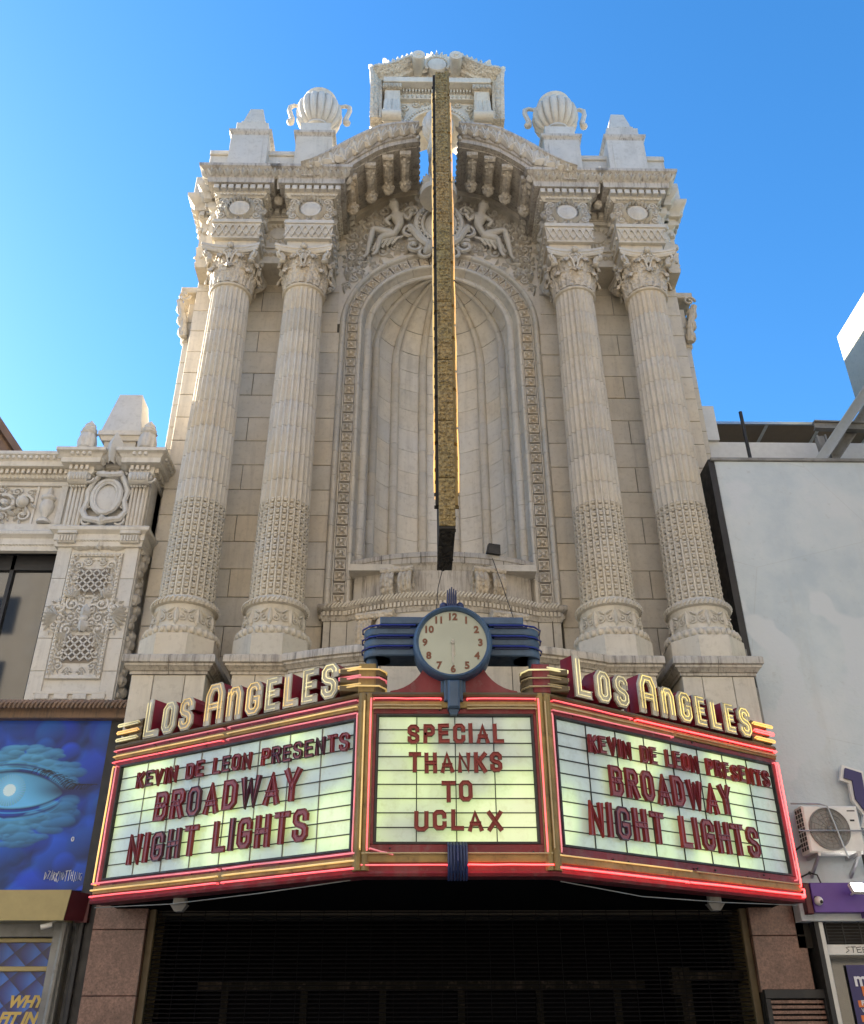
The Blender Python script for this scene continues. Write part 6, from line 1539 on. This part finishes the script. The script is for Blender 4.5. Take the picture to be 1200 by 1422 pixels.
q = MB().tube([(-.6, -.36, .36), (.7, -.36, .36)], .014, 6).tube([(.18, -.36, -.1), (.0, -.36, .78), (-.12, -.34, .82), (-.5, 0, .90)], .014, 6).tube([(.7, -.36, .36), (.72, .1, .36)], .014, 6); q.build('cage_bar', 'steel', AC)
MB().tube([(-.40, .05, .2), (-.55, .12, .1), (-.58, .2, -.15), (-.5, .2, -.34)], .02, 6).tube([(.5, .05, .15), (.66, .1, .05), (.7, .2, -.3)], .025, 6).build('hose', 'black', AC)
for x in (-.3, .4):
    q = MB(); q.box(x-.03, x+.03, -.34, .2, -.06, 0, .005); q.add([(x-.02, .2, -.35), (x+.02, .2, -.35), (x+.02, -.3, -.06), (x-.02, -.3, -.06), (x-.02, .2, -.28), (x+.02, .2, -.28), (x+.02, -.2, -.06), (x-.02, -.2, -.06)], [(0, 1, 2, 3), (7, 6, 5, 4), (0, 4, 5, 1), (1, 5, 6, 2), (2, 6, 7, 3), (3, 7, 4, 0)])
    q.build('wall_bracket', 'steel', AC)
# big shop letter cut by the frame edge
NL = empty('wall_letter', (7.42, -1.02, 4.75)); tag(NL, 'large navy letter with thick white edge on the pale wall at the frame edge', 'sign letter')
npt = [(.10, 1.02), (.22, .98), (.20, .60), (.30, .42), (.52, .36), (.70, .46)]
for (w_, y_, mt, nm) in ((.30, .0, 'white_p', 'white_edge'), (.19, -.05, 'navy', 'navy_face')):
    q = MB(); ribbon(q, npt, w_, [(-1, 0), (-1, .08), (1, .08), (1, 0)]); ribbon(q, [(.30, .16), (.48, .08), (.8, .10), (1.2, .3), (1.25, .9)], w_, [(-1, 0), (-1, .08), (1, .08), (1, 0)], lift=.004); ribbon(q, [(.62, .4), (.72, .9), (1.1, 1.0)], w_, [(-1, 0), (-1, .08), (1, .08), (1, 0)], lift=.008); q.build(nm, mt, NL, (0, y_, 0))
PF = empty('purple_fascia', (8, -1.0, 3.4)); tag(PF, 'purple shop fascia with a dark red end below the air conditioner', 'fascia')
MB().box(-1.62, 8, -.10, .1, .02, .50, .01).build('front_panel', 'purple', PF); MB().box(-1.74, -1.63, -.08, .3, .0, .50, .01).build('end_panel', 'maroon', PF); MB().box(-.75, 8, -.11, .1, -.06, .05, .005).build('lower_trim', 'purple', PF)
FL = empty('flood_light', (7.10, -1.35, 3.78)); tag(FL, 'lit white LED floodlight on an arm above the purple fascia', 'floodlight')
MB().box(-.13, .15, -.02, .05, -.09, .09, .01).tube([(0, .05, 0), (.02, .25, .05)], .02, 6).build('housing', 'offwhite', FL, rot=(-.5, 0, .2)); MB().box(-.11, .13, -.035, -.021, -.07, .07, .005).build('lens', 'lamp', FL, rot=(-.5, 0, .2))
o = MB().tube([(6.28, -.95, 4.0), (6.42, -1.1, 4.06), (6.52, -1.15, 4.02), (6.6, -1.05, 3.9)], .014, 5).ball((6.42, -1.1, 4.06), .03, 6, 4).build('wire_bracket', 'black', None); tag(o, 'short bent black wire bracket above the purple fascia end', 'bracket')
SH = empty('lit_shop_window', (8, -.6, 0)); tag(SH, 'lit shop window with grille, shutter lintel and frame under the purple fascia', 'shop window')
MB().box(-1.50, -1.40, -.2, .1, 0, 3.42, .01).build('frame_post', 'steel', SH); MB().box(-1.58, -1.5, -.25, .2, 0, 3.42).build('dark_post', 'black', SH)
MB().box(-1.4, 6, -.02, .0, 0, 2.78).build('pane', 'glass', SH, smooth=False)
M['shopglass'] = plain('shop_interior', (.22, .24, .24), .4)
MB().box(-1.4, 6, 1.0, 1.1, 0, 3.6).build('interior_wall', 'shopglass', SH); MB().box(-1.4, 6, 0, 1.1, 3.42, 3.46).build('ceiling', 'shopglass', SH)
MB().box(-1.4, 6, -.1, .05, 2.78, 2.95, .01).build('shutter_lintel', 'offwhite', SH)
q = MB(); x = -1.35
while x < 5: q.box(x, x+.015, -.14, -.12, 2.95, 3.42); x += .3
z = 2.98
while z < 3.4: q.box(-1.4, 5, -.13, -.115, z, z+.012); z += .05
q.build('grille', 'black', SH, kind='stuff')
MB().box(-1.3, -1.1, .3, .4, 3.3, 3.33).box(-1.3, -1.05, .6, .7, 3.18, 3.21).box(-.95, -.1, .4, .55, 3.28, 3.31).build('strip_light', 'tube', SH)
q = MB()
for i in range(9):
    for j in range(7): q.box(-1.25+.13*i, -1.17+.13*i, .1, .16, .6+.24*j, .78+.24*j, .005)
q.build('shelf_goods', 'steel', SH)
q = MB(); gk = 'STEEK'; gl_ = {'S': [[(1, 1), (.2, .9), (.8, .4), (0, 0)]], 'T': [[(0, 1), (1.1, 1)], [(.5, 1), (.4, 0)]], 'E': [[(1, 1), (0, .9), (.1, 0), (1, .1)], [(0, .5), (.8, .55)]], 'K': [[(0, 1), (0, 0)], [(1, 1), (0, .5), (1.1, -.2)]]}
for i, ch in enumerate(gk):
    for st in gl_[ch]: q.tube([(-1.06+.1*i+.08*x, -.106, 2.82+.09*z_) for x, z_ in st], .006, 4)
q.build('graffiti_tag', 'black', SH)
PO = empty('shop_poster', (7.0, -.66, 1.2)); tag(PO, 'purple advertising poster with white and orange words in the right shop window', 'poster')
MB().box(-.10, 1.2, -.02, 0, -.6, 1.43).build('sheet', 'navy', PO, smooth=False)
text('metro', .30, 'print', PO, (.36, -.03, 1.20), bold=.008); text('FLASH', .20, 'orange', PO, (.36, -.03, 1.02), bold=.008)
for z in (.82, .60): MB().box(-.02, .6, -.026, -.0205, z-.03, z+.07).build('orange_box', 'orange', PO)
text('FREE', .10, 'print', PO, (.13, -.035, .85), bold=.004); text('Who', .09, 'print', PO, (.10, -.03, .74)); text('SAME', .10, 'print', PO, (.15, -.035, .63), bold=.004)
# ================================================================== across the street, behind the camera
OPP = empty('opposite_building', (0, -22, 0)); tag(OPP, 'tan stone office block across the street facing the theatre', 'building')
MB().box(-30, 34, -14, 0, 0, 27).build('wall', 'opp', OPP)
wq = MB().box(-.75, .75, 0, .02, 0, 1.9); w0 = None
for i in range(16):
    for j in range(6):
        l = (-28+3.9*i, .01, 5+3.25*j)
        if w0 is None: w0 = wq.build('window', 'glass', OPP, l, smooth=False)
        else: inst(w0, l, None, OPP)
MB().box(-30, 34, 0, .5, 26.2, 27, .05).box(-30, 34, 0, .25, 4.2, 4.5, .03).build('cornice', 'opp', OPP)
print('objects', len(sc.objects), 'tris', sum(len(o.data.polygons) for o in sc.objects if o.type == 'MESH'), 'unique', sum(len(m_.polygons) for m_ in bpy.data.meshes))
